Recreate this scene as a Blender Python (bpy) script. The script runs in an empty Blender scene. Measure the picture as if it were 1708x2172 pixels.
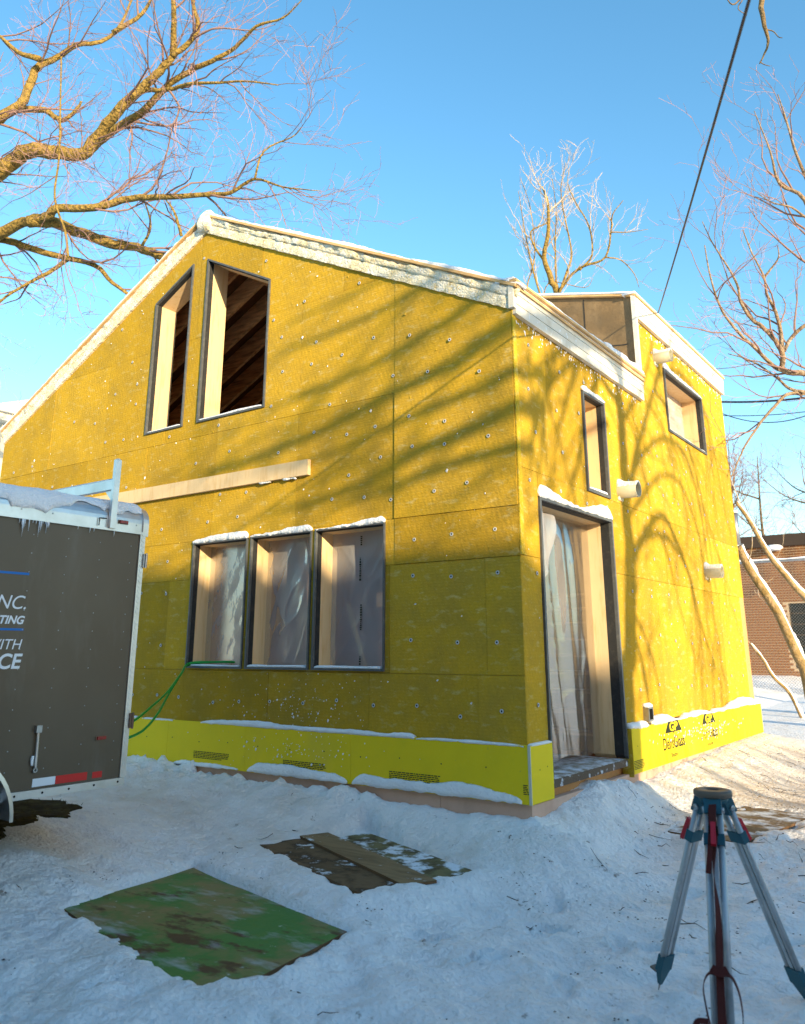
import bpy, bmesh, math, random
import numpy as np
from mathutils import Vector

S = bpy.context.scene
COL = S.collection
rad = math.radians

# ------------------------------------------------------------------ camera
CAM = np.array([3.05207, -5.85098, 1.31445])
YAW, PIT, FPX, PYC = 0.624089, 0.271506, 1725.07, 900.55      # fitted on the wall corners, photo 1708 x 2172
cd = bpy.data.cameras.new('camera')
cam = bpy.data.objects.new('camera', cd); COL.objects.link(cam); S.camera = cam
cam.location = CAM
cam.rotation_euler = (math.pi/2 + PIT, 0, YAW)
cd.sensor_fit = 'HORIZONTAL'; cd.sensor_width = 24.0
cd.lens = 24.0*FPX/1708
cd.shift_y = -(1086 - PYC)/1708
cd.clip_start = 0.05; cd.clip_end = 2000
cd.dof.use_dof = True; cd.dof.focus_distance = 7.6; cd.dof.aperture_fstop = 2.2
S.render.resolution_x, S.render.resolution_y = 805, 1024

# ------------------------------------------------------------------ sun, sky, exposure
SUN_EL, SUN_TH = rad(12.5), rad(25)       # elevation; angle between the sun's azimuth and the right wall's normal
SH = np.array([math.cos(SUN_TH), -math.sin(SUN_TH), 0.0])      # horizontal direction to the sun
SDIR = SH*math.cos(SUN_EL) + np.array([0, 0, math.sin(SUN_EL)])
sl = bpy.data.lights.new('sun', 'SUN'); sl.energy = 3.6; sl.angle = rad(0.53); sl.color = (1.0, 0.82, 0.53)
so = bpy.data.objects.new('sun', sl); COL.objects.link(so)
so.rotation_euler = Vector(SDIR).to_track_quat('Z', 'Y').to_euler()
W = bpy.data.worlds.new('World'); S.world = W; W.use_nodes = True
wn = W.node_tree; bg = wn.nodes['Background']
sky = wn.nodes.new('ShaderNodeTexSky'); sky.sky_type = 'NISHITA'; sky.sun_disc = False
sky.sun_elevation = SUN_EL; sky.sun_rotation = math.atan2(SH[0], SH[1]); sky.air_density = 1.0; sky.dust_density = 0.4; sky.ozone_density = 1.6
hs = wn.nodes.new('ShaderNodeHueSaturation'); hs.inputs['Saturation'].default_value = 1.24; hs.inputs['Hue'].default_value = .49
wn.links.new(sky.outputs[0], hs.inputs['Color']); wn.links.new(hs.outputs[0], bg.inputs['Color'])
bg.inputs['Strength'].default_value = 0.15
S.view_settings.view_transform = 'Standard'; S.view_settings.look = 'None'
S.view_settings.gamma = 1; S.view_settings.use_curve_mapping = False
S.view_settings.exposure = 1.42

# ------------------------------------------------------------------ helpers
CF = np.array([-math.sin(YAW)*math.cos(PIT), math.cos(YAW)*math.cos(PIT), math.sin(PIT)])
CR = np.array([math.cos(YAW), math.sin(YAW), 0]); CU = np.cross(CR, CF)
def ray(u, v): return CF + CR*(u-854)/FPX - CU*(v-PYC)/FPX
def at(u, v, t): return CAM + ray(u, v)*t
def onp(u, v, ax, val):
    d = ray(u, v); return CAM + d*((val-CAM[ax])/d[ax])

RNG = random.Random(7)
def hash3(ix, iy, iz):
    h = (ix*374761393 + iy*668265263 + iz*2147483647*31) & 0xffffffff
    h = ((h ^ (h >> 13))*1274126177) & 0xffffffff
    return ((h ^ (h >> 16)) & 0xffff)/65535.0
def vnoise(x, y, z=0.0):
    x = np.asarray(x, float); y = np.asarray(y, float)*np.ones_like(x); z = np.asarray(z, float)*np.ones_like(x)
    ix, iy, iz = np.floor(x).astype(np.int64), np.floor(y).astype(np.int64), np.floor(z).astype(np.int64)
    fx, fy, fz = x-ix, y-iy, z-iz
    fx, fy, fz = [f*f*(3-2*f) for f in (fx, fy, fz)]
    r = 0
    for a in (0, 1):
        for b in (0, 1):
            for c in (0, 1):
                w = (fx if a else 1-fx)*(fy if b else 1-fy)*(fz if c else 1-fz)
                r = r + w*hash3(ix+a, iy+b, iz+c)
    return r - 0.5
def fbm(x, y, z=0.0, o=3):
    r = 0; a = 1.0; f = 1.0
    for k in range(o):
        r = r + a*vnoise(x*f+17.3*k, y*f-9.1*k, z*f+4.7*k); a *= .5; f *= 2.03
    return r

ORG = {}
def setp(o, label=None, cat=None, group=None, kind=None):
    if label: o['label'] = label
    if cat: o['category'] = cat
    if group: o['group'] = group
    if kind: o['kind'] = kind
    return o
def thing(name, label, cat, loc=(0, 0, 0), group=None):
    o = bpy.data.objects.new(name, None); COL.objects.link(o); o.location = loc
    o.empty_display_size = .2; ORG[o.name] = np.array(loc, float)
    return setp(o, label, cat, group)
class MB:
    def __init__(s): s.v = []; s.f = []; s.m = []
    def add(s, vs, fs, mi=0):
        k = len(s.v); s.v += [tuple(map(float, p)) for p in vs]; s.f += [tuple(i+k for i in f) for f in fs]; s.m += [mi]*len(fs)
        return s
    def box(s, a, b, mi=0):
        x0, y0, z0 = [min(p, q) for p, q in zip(a, b)]; x1, y1, z1 = [max(p, q) for p, q in zip(a, b)]
        return s.add([(x0,y0,z0),(x1,y0,z0),(x1,y1,z0),(x0,y1,z0),(x0,y0,z1),(x1,y0,z1),(x1,y1,z1),(x0,y1,z1)],
                     [(0,3,2,1),(4,5,6,7),(0,1,5,4),(1,2,6,5),(2,3,7,6),(3,0,4,7)], mi)
    def bar(s, p, q, w, h, up=(0,0,1), mi=0):            # rectangular bar from p to q
        p, q, up = np.array(p, float), np.array(q, float), np.array(up, float)
        d = q-p; d /= np.linalg.norm(d); a = np.cross(d, up); a /= np.linalg.norm(a); b = np.cross(a, d)
        c = [p+a*w/2*i+b*h/2*j for i, j in ((-1,-1),(1,-1),(1,1),(-1,1))] + [q+a*w/2*i+b*h/2*j for i, j in ((-1,-1),(1,-1),(1,1),(-1,1))]
        return s.add(c, [(0,1,2,3),(7,6,5,4),(0,4,5,1),(1,5,6,2),(2,6,7,3),(3,7,4,0)], mi)
    def tube(s, pts, rs, n=8, cap=True, mi=0):
        pts = [np.array(p, float) for p in pts]
        if not hasattr(rs, '__len__'): rs = [rs]*len(pts)
        vs = []; fs = []; pa = None
        for i, p in enumerate(pts):
            d = pts[min(i+1, len(pts)-1)] - pts[max(i-1, 0)]; d = d/(np.linalg.norm(d)+1e-9)
            if pa is None:
                pa = np.cross(d, (0,0,1.0)) if abs(d[2]) < .9 else np.cross(d, (1.0,0,0))
            pa = pa - d*(pa@d); pa /= (np.linalg.norm(pa)+1e-9); b = np.cross(d, pa)
            for k in range(n):
                t = 2*math.pi*k/n; vs.append(p + (pa*math.cos(t)+b*math.sin(t))*rs[i])
            if i:
                for k in range(n): fs.append(((i-1)*n+k, (i-1)*n+(k+1) % n, i*n+(k+1) % n, i*n+k))
        if cap and n > 2: fs.append(tuple(range(n-1, -1, -1))); fs.append(tuple((len(pts)-1)*n+k for k in range(n)))
        return s.add(vs, fs, mi)
    def lathe(s, c, axis, prof, n=20, mi=0):              # prof: (distance along axis, radius)
        c, ax = np.array(c, float), np.array(axis, float); ax /= np.linalg.norm(ax)
        a = np.cross(ax, (0,0,1.0)) if abs(ax[2]) < .9 else np.cross(ax, (1.0,0,0)); a /= np.linalg.norm(a); b = np.cross(ax, a)
        vs = []; fs = []
        for i, (h, r) in enumerate(prof):
            for k in range(n):
                t = 2*math.pi*k/n; vs.append(c+ax*h+(a*math.cos(t)+b*math.sin(t))*r)
            if i:
                for k in range(n): fs.append(((i-1)*n+k, (i-1)*n+(k+1) % n, i*n+(k+1) % n, i*n+k))
        return s.add(vs, fs, mi)
    def prism(s, poly, to3, d0, d1, mi=0):                # convex 2-D polygon, extruded between two depths
        n = len(poly); vs = [to3(u, v, d1) for u, v in poly] + [to3(u, v, d0) for u, v in poly]
        fs = [tuple(range(n)), tuple(range(2*n-1, n-1, -1))] + [(i, n+i, n+(i+1) % n, (i+1) % n) for i in range(n)]
        return s.add(vs, fs, mi)
    def build(s, name, mats, parent=None, smooth=False, kind=None):
        if not isinstance(mats, (list, tuple)): mats = [mats]
        o0 = ORG.get(parent.name, np.zeros(3)) if parent is not None else np.zeros(3)
        me = bpy.data.meshes.new(name)
        me.from_pydata([(p[0]-o0[0], p[1]-o0[1], p[2]-o0[2]) for p in s.v], [], s.f)
        for m in mats: me.materials.append(m)
        if len(mats) > 1: me.polygons.foreach_set('material_index', s.m)
        if smooth: me.polygons.foreach_set('use_smooth', [True]*len(me.polygons))
        me.update()
        bm = bmesh.new(); bm.from_mesh(me); bmesh.ops.recalc_face_normals(bm, faces=bm.faces); bm.to_mesh(me); bm.free()
        o = bpy.data.objects.new(name, me); COL.objects.link(o)
        if parent is not None: o.parent = parent; ORG[o.name] = o0
        if kind: o['kind'] = kind
        return o

# convex polygon tools in wall coordinates
def clip(poly, a, b, c):                                  # keep a*u+b*v <= c
    out = []
    for i in range(len(poly)):
        p, q = poly[i-1], poly[i]; fp, fq = a*p[0]+b*p[1]-c, a*q[0]+b*q[1]-c
        if (fp <= 0) != (fq <= 0):
            t = fp/(fp-fq); out.append((p[0]+t*(q[0]-p[0]), p[1]+t*(q[1]-p[1])))
        if fq <= 0: out.append(q)
    return out
def area(p): return abs(sum(p[i-1][0]*p[i][1]-p[i][0]*p[i-1][1] for i in range(len(p))))/2
def ccw(p):
    return p if sum(p[i-1][0]*p[i][1]-p[i][0]*p[i-1][1] for i in range(len(p))) > 0 else p[::-1]
def halfs(hole):                                          # inside is a*u+b*v<=c
    h = ccw(hole); r = []
    for i in range(len(h)):
        p, q = h[i-1], h[i]; du, dv = q[0]-p[0], q[1]-p[1]; r.append((dv, -du, dv*p[0]-du*p[1]))
    return r
def subtract(polys, hole):
    hs_ = halfs(hole); out = []
    for P in polys:
        rem = P
        for a, b, c in hs_:
            if len(rem) < 3: break
            o = clip(rem, -a, -b, -c)
            if len(o) > 2 and area(o) > 1e-5: out.append(o)
            rem = clip(rem, a, b, c)
    return out
def inset(poly, t):
    h = [(a/math.hypot(a, b), b/math.hypot(a, b), c/math.hypot(a, b)-t) for a, b, c in halfs(poly)]
    n = len(h); pts = []
    for i in range(n):
        a1, b1, c1 = h[i]; a2, b2, c2 = h[(i+1) % n]; D = a1*b2-a2*b1
        pts.append(((c1*b2-c2*b1)/D, (a1*c2-a2*c1)/D))
    return pts                                            # vertex i corresponds to ccw vertex i
FRONT = lambda u, v, d: (u, -d, v)                        # d = how far out of the wall
RIGHT = lambda u, v, d: (d, u, v)
def rect(a, b, c, d): return [(a, c), (b, c), (b, d), (a, d)]

def rough_bar(mb, p0, p1, up, out, prof, amp, freq, seg=.03, seed=0., mi=0, taper=0.0, var=0.0):
    """bar from p0 to p1 with cross-section prof [(out, up)] whose surface is uneven"""
    p0, p1, up, out = [np.array(q, float) for q in (p0, p1, up, out)]
    L = np.linalg.norm(p1-p0); n = max(2, int(L/seg)); ax = (p1-p0)/L; m = len(prof)
    PR = np.array(prof, float); c = PR.mean(0); A, B = PR[:, 0][None, :], PR[:, 1][None, :]
    sv = (L*np.arange(n+1)/n)[:, None]
    k = 1.0 + var*fbm(sv*1.3+seed*3, seed, 2.2)*2
    if taper: k = k*np.minimum(1, np.minimum((sv+.01)/taper, (L-sv+.01)/taper))**.5
    nx = fbm(sv*freq+seed+A*0, (A+B)*freq*1.3+sv*0, (A-B)*freq*1.3+seed+sv*0)*amp
    va, vb = A-c[0], B-c[1]; lv = np.hypot(va, vb)+1e-6
    BB = np.where(B <= 0, B, B*k)
    VV = p0+ax*sv[..., None] + out*(A+va/lv*nx)[..., None] + up*(BB+vb/lv*nx)[..., None]
    vs = list(VV.reshape(-1, 3)); fs = []
    for i in range(1, n+1):
        for j in range(m): fs.append(((i-1)*m+j, (i-1)*m+(j+1) % m, i*m+(j+1) % m, i*m+j))
    fs += [tuple(range(m-1, -1, -1)), tuple(n*m+j for j in range(m))]
    mb.add(vs, fs, mi); return mb
def snowprof(w, h, back=0.0): return [(-back, -.004), (w*.9, -.006), (w*1.05, h*.3), (w*.95, h*.75), (w*.6, h*1.02), (w*.2, h*1.05), (-back, h)]

# ------------------------------------------------------------------ materials
def mat(name, col, rough=.8, spec=.3, bump=None, noise=None, metal=0, extra=None):
    """noise: (scale, colour 2, low, high); bump: (scale, strength, distance)"""
    m = bpy.data.materials.new(name); m.use_nodes = True; n, l = m.node_tree.nodes, m.node_tree.links
    b = n['Principled BSDF']; b.inputs['Base Color'].default_value = (*col, 1); b.inputs['Roughness'].default_value = rough
    b.inputs['Specular IOR Level'].default_value = spec; b.inputs['Metallic'].default_value = metal
    tc = n.new('ShaderNodeTexCoord'); src = tc.outputs['Object']; cur = None
    for nz in ([noise] if noise and not isinstance(noise, list) else noise or []):
        t = n.new('ShaderNodeTexNoise'); t.inputs['Scale'].default_value = nz[0]; t.inputs['Detail'].default_value = 6; t.inputs['Roughness'].default_value = .62
        if len(nz) > 4:
            mp = n.new('ShaderNodeMapping'); mp.inputs['Scale'].default_value = nz[4]; l.new(src, mp.inputs['Vector']); l.new(mp.outputs[0], t.inputs['Vector'])
        else: l.new(src, t.inputs['Vector'])
        r = n.new('ShaderNodeMapRange'); r.inputs['From Min'].default_value = nz[2]; r.inputs['From Max'].default_value = nz[3]; l.new(t.outputs['Fac'], r.inputs['Value'])
        mx = n.new('ShaderNodeMix'); mx.data_type = 'RGBA'; l.new(r.outputs[0], mx.inputs['Factor'])
        if cur is None: mx.inputs['A'].default_value = (*col, 1)
        else: l.new(cur, mx.inputs['A'])
        mx.inputs['B'].default_value = (*nz[1], 1); cur = mx.outputs['Result']
    if cur is not None: l.new(cur, b.inputs['Base Color'])
    if bump:
        t = n.new('ShaderNodeTexNoise'); t.inputs['Scale'].default_value = bump[0]; t.inputs['Detail'].default_value = 5; l.new(src, t.inputs['Vector'])
        bp = n.new('ShaderNodeBump'); bp.inputs['Strength'].default_value = bump[1]; bp.inputs['Distance'].default_value = bump[2]
        l.new(t.outputs['Fac'], bp.inputs['Height']); l.new(bp.outputs[0], b.inputs['Normal'])
    if extra: extra(m, n, l, b, src, cur)
    return m

def wool_nodes(m, n, l, b, src, cur):
    # sheet to sheet variation, then woven relief: fine horizontal ribs broken by noise
    oi = n.new('ShaderNodeObjectInfo'); hv = n.new('ShaderNodeHueSaturation'); l.new(cur, hv.inputs['Color'])
    r = n.new('ShaderNodeMapRange'); r.inputs['To Min'].default_value = .84; r.inputs['To Max'].default_value = 1.12; l.new(oi.outputs['Random'], r.inputs['Value'])
    l.new(r.outputs[0], hv.inputs['Value'])
    wv = n.new('ShaderNodeTexWave'); wv.bands_direction = 'Z'; wv.inputs['Scale'].default_value = 12; wv.inputs['Distortion'].default_value = 2.5; wv.inputs['Detail Scale'].default_value = 3
    wv2 = n.new('ShaderNodeTexWave'); wv2.bands_direction = 'DIAGONAL'; wv2.inputs['Scale'].default_value = 13; wv2.inputs['Distortion'].default_value = 6.0; wv2.inputs['Detail'].default_value = 3
    sx = n.new('ShaderNodeMapping'); sx.inputs['Scale'].default_value = (1, 1, .35); l.new(src, sx.inputs['Vector'])
    l.new(src, wv.inputs['Vector']); l.new(sx.outputs[0], wv2.inputs['Vector'])
    nz = n.new('ShaderNodeTexNoise'); nz.inputs['Scale'].default_value = 26; nz.inputs['Detail'].default_value = 6; nz.inputs['Roughness'].default_value = .7; l.new(src, nz.inputs['Vector'])
    m1 = n.new('ShaderNodeMath'); m1.operation = 'MULTIPLY'; l.new(wv.outputs['Fac'], m1.inputs[0]); l.new(wv2.outputs['Fac'], m1.inputs[1])
    m2 = n.new('ShaderNodeMath'); m2.operation = 'MULTIPLY_ADD'; m2.inputs[1].default_value = .22; l.new(m1.outputs[0], m2.inputs[0]); l.new(nz.outputs['Fac'], m2.inputs[2])
    bp = n.new('ShaderNodeBump'); bp.inputs['Strength'].default_value = .55; bp.inputs['Distance'].default_value = .010
    l.new(m2.outputs[0], bp.inputs['Height']); l.new(bp.outputs[0], b.inputs['Normal'])
    # colour is a little darker in the valleys between ribs
    mr = n.new('ShaderNodeMapRange'); mr.inputs['From Min'].default_value = .3; mr.inputs['From Max'].default_value = .8; mr.inputs['To Min'].default_value = .90; mr.inputs['To Max'].default_value = 1.04; l.new(m2.outputs[0], mr.inputs['Value'])
    vm = n.new('ShaderNodeVectorMath'); vm.operation = 'SCALE'; l.new(hv.outputs[0], vm.inputs[0]); l.new(mr.outputs[0], vm.inputs['Scale'])
    l.new(vm.outputs[0], b.inputs['Base Color'])
M = {}
M['wool'] = mat('mineral wool', (.52, .308, .026), 1, .05, noise=[(2.3, (.42, .26, .034), .42, .62), (7, (.58, .45, .18), .55, .80, (1, 1, 2.5)), (42, (.36, .22, .02), .55, .8), (120, (.60, .46, .13), .60, .75)], extra=wool_nodes)
M['wool_edge'] = mat('wool edge', (.50, .34, .03), 1, .05, bump=(70, .9, .01), noise=(14, (.58, .46, .16), .5, .75))
M['snow'] = mat('snow', (.88, .88, .89), .6, .25, bump=(45, .8, .02), noise=(5, (.82, .82, .84), .45, .7))
M['foam'] = mat('spray foam', (.76, .65, .41), .85, .15, bump=(60, 1, .02), noise=[(5, (.84, .79, .66), .42, .6), (16, (.60, .45, .22), .56, .70), (40, (.88, .88, .88), .56, .66)])
M['fascia'] = mat('white fascia wrap', (.74, .68, .56), .6, .3, bump=(20, .3, .01), noise=[(4, (.62, .53, .38), .5, .75), (18, (.84, .84, .84), .58, .68)])
M['raw_wood'] = mat('sawn lumber', (.60, .36, .15), .75, .2, bump=(40, .3, .004), noise=[(3, (.70, .47, .22), .4, .65, (1, 1, 9)), (30, (.38, .19, .06), .66, .8)])
M['pine'] = mat('pale pine', (.74, .53, .29), .7, .2, bump=(50, .25, .003), noise=[(4, (.64, .40, .17), .5, .75, (6, 6, .7)), (9, (.35, .16, .05), .74, .8)])
M['ply'] = mat('interior plywood', (.58, .29, .11), .7, .2, noise=[(3, (.50, .27, .11), .4, .7, (1, 6, 6))], bump=(30, .2, .004))
M['deck_under'] = mat('shade toned roof boards', (.20, .085, .035), .8, .2, noise=(3, (.14, .06, .025), .4, .7, (1, 6, 6)))  # shade between the rafters put into the board colour
M['rafter'] = mat('rafter lumber', (.82, .45, .19), .7, .2, noise=[(3, (.36, .15, .05), .4, .7, (1, 8, 8))])
M['black'] = mat('black membrane', (.026, .026, .026), .7, .3, bump=(60, .5, .006), noise=(20, (.05, .045, .04), .5, .75))
M['trim'] = mat('dark grey frame edge', (.085, .088, .088), .5, .4, bump=(30, .2, .004), noise=(15, (.13, .13, .12), .5, .7))
M['yellow'] = mat('coated gypsum sheathing', (.84, .61, .012), .75, .25, bump=(90, .25, .003), noise=[(3, (.78, .57, .014), .45, .7), (1.3, (.72, .52, .04), .55, .75), (60, (.86, .67, .06), .6, .8), (26, (.48, .36, .07), .68, .76)])
M['gyp'] = mat('gypsum core', (.62, .58, .44), .9, .1, bump=(60, .5, .006))
M['pink'] = mat('pink rigid foam', (.66, .42, .31), .85, .15, bump=(40, .3, .004), noise=[(5, (.58, .36, .26), .45, .7), (38, (.14, .07, .04), .68, .76)])
M['felt'] = mat('brown roof felt', (.19, .125, .062), .85, .25, bump=(16, .5, .02), noise=[(4, (.25, .17, .09), .45, .7), (30, (.12, .08, .04), .6, .75)])
M['ink'] = mat('print ink', (.03, .035, .02), .8, .2)
M['pvc'] = mat('pipe plastic', (.42, .38, .26), .5, .4, noise=(8, (.50, .46, .33), .4, .7))
M['dark'] = mat('dark hollow', (.012, .010, .008), .9, .1)
M['galv'] = mat('galvanised steel', (.42, .43, .44), .4, .5, metal=.9, noise=(14, (.3, .3, .31), .4, .7))
M['alu'] = mat('aluminium', (.66, .66, .66), .36, .5, metal=.9, bump=(50, .1, .002), noise=(6, (.52, .51, .49), .4, .75))
M['washer'] = mat('plastic washer', (.50, .50, .48), .5, .4)
M['bark'] = mat('bark', (.19, .13, .065), .95, .1, bump=(18, 1, .06), noise=[(6, (.26, .19, .10), .45, .7), (25, (.10, .07, .035), .55, .75)])
M['bark_y'] = mat('sun gold bark', (.29, .19, .05), .95, .1, bump=(16, 1, .08), noise=[(6, (.36, .24, .07), .45, .7), (14, (.12, .08, .03), .50, .66), (45, (.08, .055, .025), .56, .7)])  # yellow of the sunlit limbs put into the bark colour
M['bark_p'] = mat('pale bark', (.27, .19, .12), .95, .1, bump=(18, 1, .06), noise=[(5, (.38, .31, .24), .5, .66), (16, (.13, .09, .055), .52, .68)])
M['twig'] = mat('twigs', (.24, .145, .115), .9, .15)
M['twig_red'] = mat('reddish budding twigs', (.33, .19, .165), .9, .15)
M['twig_pale'] = mat('frosted twigs', (.50, .40, .30), .9, .15, bump=(30, .5, .02), noise=(7, (.40, .25, .09), .45, .7))
M['cable'] = mat('cable sheath', (.018, .016, .028), .5, .4)
M['green_hose'] = mat('green hose', (.01, .28, .035), .4, .4)

def film_mat(fac=.5, glo=.85, white=.72):
    m = bpy.data.materials.new('clear poly film'); m.use_nodes = True; n, l = m.node_tree.nodes, m.node_tree.links
    n.remove(n['Principled BSDF']); out = n['Material Output']
    tr = n.new('ShaderNodeBsdfTransparent'); tr.inputs[0].default_value = (.93, .93, .93, 1)
    df = n.new('ShaderNodeBsdfDiffuse'); df.inputs[0].default_value = (white, white*.96, white*.95, 1)
    tl = n.new('ShaderNodeBsdfTranslucent'); tl.inputs[0].default_value = (.5, .5, .5, 1)
    gl = n.new('ShaderNodeBsdfGlossy'); gl.inputs['Roughness'].default_value = .24; gl.inputs[0].default_value = (.9, .9, .9, 1)
    tc = n.new('ShaderNodeTexCoord'); nz = n.new('ShaderNodeTexNoise'); nz.inputs['Scale'].default_value = 5; nz.inputs['Detail'].default_value = 4; l.new(tc.outputs['Object'], nz.inputs['Vector'])
    bp = n.new('ShaderNodeBump'); bp.inputs['Strength'].default_value = .2; bp.inputs['Distance'].default_value = .02; l.new(nz.outputs['Fac'], bp.inputs['Height'])
    l.new(bp.outputs[0], gl.inputs['Normal'])
    a = n.new('ShaderNodeMixShader'); a.inputs[0].default_value = .4; l.new(df.outputs[0], a.inputs[1]); l.new(tl.outputs[0], a.inputs[2])
    fr = n.new('ShaderNodeFresnel'); fr.inputs['IOR'].default_value = 1.35; l.new(bp.outputs[0], fr.inputs['Normal'])
    fm = n.new('ShaderNodeMath'); fm.operation = 'MULTIPLY'; fm.inputs[1].default_value = glo; l.new(fr.outputs[0], fm.inputs[0])
    c = n.new('ShaderNodeMixShader'); l.new(fm.outputs[0], c.inputs[0]); l.new(a.outputs[0], c.inputs[1]); l.new(gl.outputs[0], c.inputs[2])
    d = n.new('ShaderNodeMixShader'); d.inputs[0].default_value = fac; l.new(tr.outputs[0], d.inputs[1]); l.new(c.outputs[0], d.inputs[2])
    l.new(d.outputs[0], out.inputs['Surface']); return m
M['film'] = film_mat(.52, .6, .75); M['door_film'] = film_mat(.40, .9, .62)

# ------------------------------------------------------------------ ground
GB = [onp(132, 1925, 2, -.17)[:2], onp(410, 1839, 2, -.17)[:2], onp(736, 1980, 2, -.17)[:2]]        # green sheet corners on its plane
GBu = (GB[2]-GB[1]); GBl = np.linalg.norm(GBu); GBu /= GBl
GBn = (GB[0]-GB[1]); GBw = np.linalg.norm(GBn); GBn /= GBw                                           # along the far edge; toward the camera
GBc = GB[1] + GBu*GBl/2 + GBn*GBw/2
_iv = np.linalg.inv(np.stack([GBu, GBn], 1)); GBud, GBnd = _iv[0], _iv[1]                            # dual directions for distances inside the sheet
BRc = np.array([-.88, -.88]); BRu = np.array([.93, -.36]); BRu /= np.linalg.norm(BRu); BRn = np.array([BRu[1], -BRu[0]])
OSc = np.array([1.02, 1.85]); OSu = np.array([.985, -.17]); OSu /= np.linalg.norm(OSu); OSn = np.array([OSu[1], -OSu[0]])
def sm(t): t = np.clip(t, 0, 1); return t*t*(3-2*t)
def rectd(x, y, c, u, n, hl, hw):
    a = np.abs((x-c[0])*u[0]+(y-c[1])*u[1])-hl; b = np.abs((x-c[0])*n[0]+(y-c[1])*n[1])-hw
    return np.where((a < 0) & (b < 0), np.maximum(a, b), np.hypot(np.maximum(a, 0), np.maximum(b, 0)))
def ground_h(x, y):
    x = np.asarray(x, float); y = np.asarray(y, float)
    dx = np.maximum(np.maximum(x, -8.2-x), 0); dy = np.maximum(np.maximum(-y, y-7), 0); d = np.hypot(dx, dy)
    wf = np.interp(x, [-9, -4.6, -3.2, -2.2, -1.2, -.3, 0], [.26, .25, .20, .165, .15, .135, .12])
    wr = np.interp(y, [-.1, .2, .45, .9, 1.6, 1.95, 2.5, 3.2, 5, 7, 9], [.12, .14, .18, .225, .23, .14, .12, .16, .2, .22, .22])
    fr = sm(dy/(dx+dy+1e-6)*1.0)
    wall = np.where(y < 0, wf*fr+wr*(1-fr), wr)
    far = -.20 + .14*np.clip(-x-1.2, 0, 2.0) + .028*np.clip(y+1.0, 0, 16)
    far = np.where(x < -9, np.maximum(far, 0), far)
    h = wall + (far-wall)*sm(d/np.where((y > 0) & (y < 2.4), .75, 1.1))**.8
    near = np.exp(-((x-.5)**2/60+(y+3)**2/50))
    l1 = fbm(x*1.7, y*1.7, 3.1, 3); l2 = fbm(x*5.1, y*5.1, 1.7, 3); l3 = fbm(x*16, y*16, 8.2, 3)
    rough = .45 + .75*sm((-y-2.4)/1.5)
    bank = np.exp(-(d/.38)**2)*np.where(x < .05, sm((-x+.0-1.0)/1.2)*.9+.15, .30)
    l4 = fbm(x*38, y*38, 2.2, 2)
    h = h + (l1*.040+l2*.075*rough+l3*.022*(.4+rough)+l4*.007)*near + bank*(np.maximum(l2, -.1)*.12+l3*.05)
    # footprints and clods
    w1 = vnoise(x*2.1+l2*.6, y*2.1, 4.4); w2 = vnoise(x*7.3+l3, y*7.3-l2, 6.1); w3 = vnoise(x*19+3, y*19, 2.6)
    h = h + near*rough*(.040*(np.abs(w1)*2-.5) + .016*sm((w2-.08)/.10) + .009*sm((w3-.10)/.08))
    cell = vnoise(x*3.3+5, y*3.3, 9.); h = h - .05*sm((cell-.14)/.12)*near*rough
    fr_ = random.Random(12)
    for (ax_, ay_), (bx_, by_), np_ in (((2.6, -4.4), (.5, -.5), 8), ((-.9, -3.9), (.9, -1.0), 6), ((2.2, -.6), (-.2, -1.7), 4), ((-2.0, -3.4), (-.6, -.4), 6), ((1.7, -3.2), (-.4, -3.5), 4), ((1.0, -.3), (1.3, 3.0), 6)):
        L_ = math.hypot(bx_-ax_, by_-ay_); ux, uy = (bx_-ax_)/L_, (by_-ay_)/L_
        for k in range(np_):
            q = (k+.5)/np_; sd = .11 if k % 2 else -.11; px_, py_ = ax_+(bx_-ax_)*q-uy*sd+fr_.gauss(0, .05), ay_+(by_-ay_)*q+ux*sd+fr_.gauss(0, .05)
            an = math.atan2(uy, ux)+fr_.gauss(0, .18); ca, sa = math.cos(an), math.sin(an)
            m_ = (np.abs(x-px_) < .4) & (np.abs(y-py_) < .4)
            if not m_.any(): continue
            lx = (x[m_]-px_)*ca+(y[m_]-py_)*sa; ly = -(x[m_]-px_)*sa+(y[m_]-py_)*ca
            rr_ = np.sqrt((lx/.15)**2+(ly/(.052+.012*np.sign(lx)))**2)+l3[m_]*.35
            h[m_] += fr_.uniform(.6, 1.0)*(-.042*sm((1.12-rr_)/.28) + .014*np.exp(-((rr_-1.35)/.22)**2))
    e = fbm(x*4.3, y*4.3, 5.5, 4)
    g = rectd(x, y, GBc, GBud, GBnd, GBl/2, GBw/2) + .0 + e*.03 + e*.07*sm(-.6+((x-GBc[0])*GBnd[0]+(y-GBc[1])*GBnd[1]+.65)/.6) + .03*sm(((x-GBc[0])*GBnd[0]+(y-GBc[1])*GBnd[1]-.2)/.3)
    nc = GB[0]+GB[2]-GB[1]; g = g + .26*np.exp(-((x-nc[0])**2+(y-nc[1])**2)/.06)
    ring = np.exp(-np.maximum(g, 0)**2/.12)
    h = np.where(g < .02, -.205, h*(1-ring) + ring*(-.172+l2*.06+l3*.02+l4*.006+.03*sm(g/.10)))
    for cc, u_, n_, hl, hw, zz, ea in ((BRc, BRu, BRn, .76, .46, -.075, .13), (OSc, OSu, OSn, .30, .72, -.075, .26)):
        b = rectd(x, y, cc, u_, n_, hl, hw) + e*ea
        ring = np.exp(-np.maximum(b, 0)**2/.07)*np.where(b < .02, 1, sm(d/.45))
        h = h*(1-ring) + ring*(zz + .012 + l2*.03 + l3*.012 - .045*sm((.03-b)/.05))
    inside = (x < -.12) & (x > -8.1) & (y > .12) & (y < 6.9)
    h = np.where(inside, -.25, h)
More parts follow.
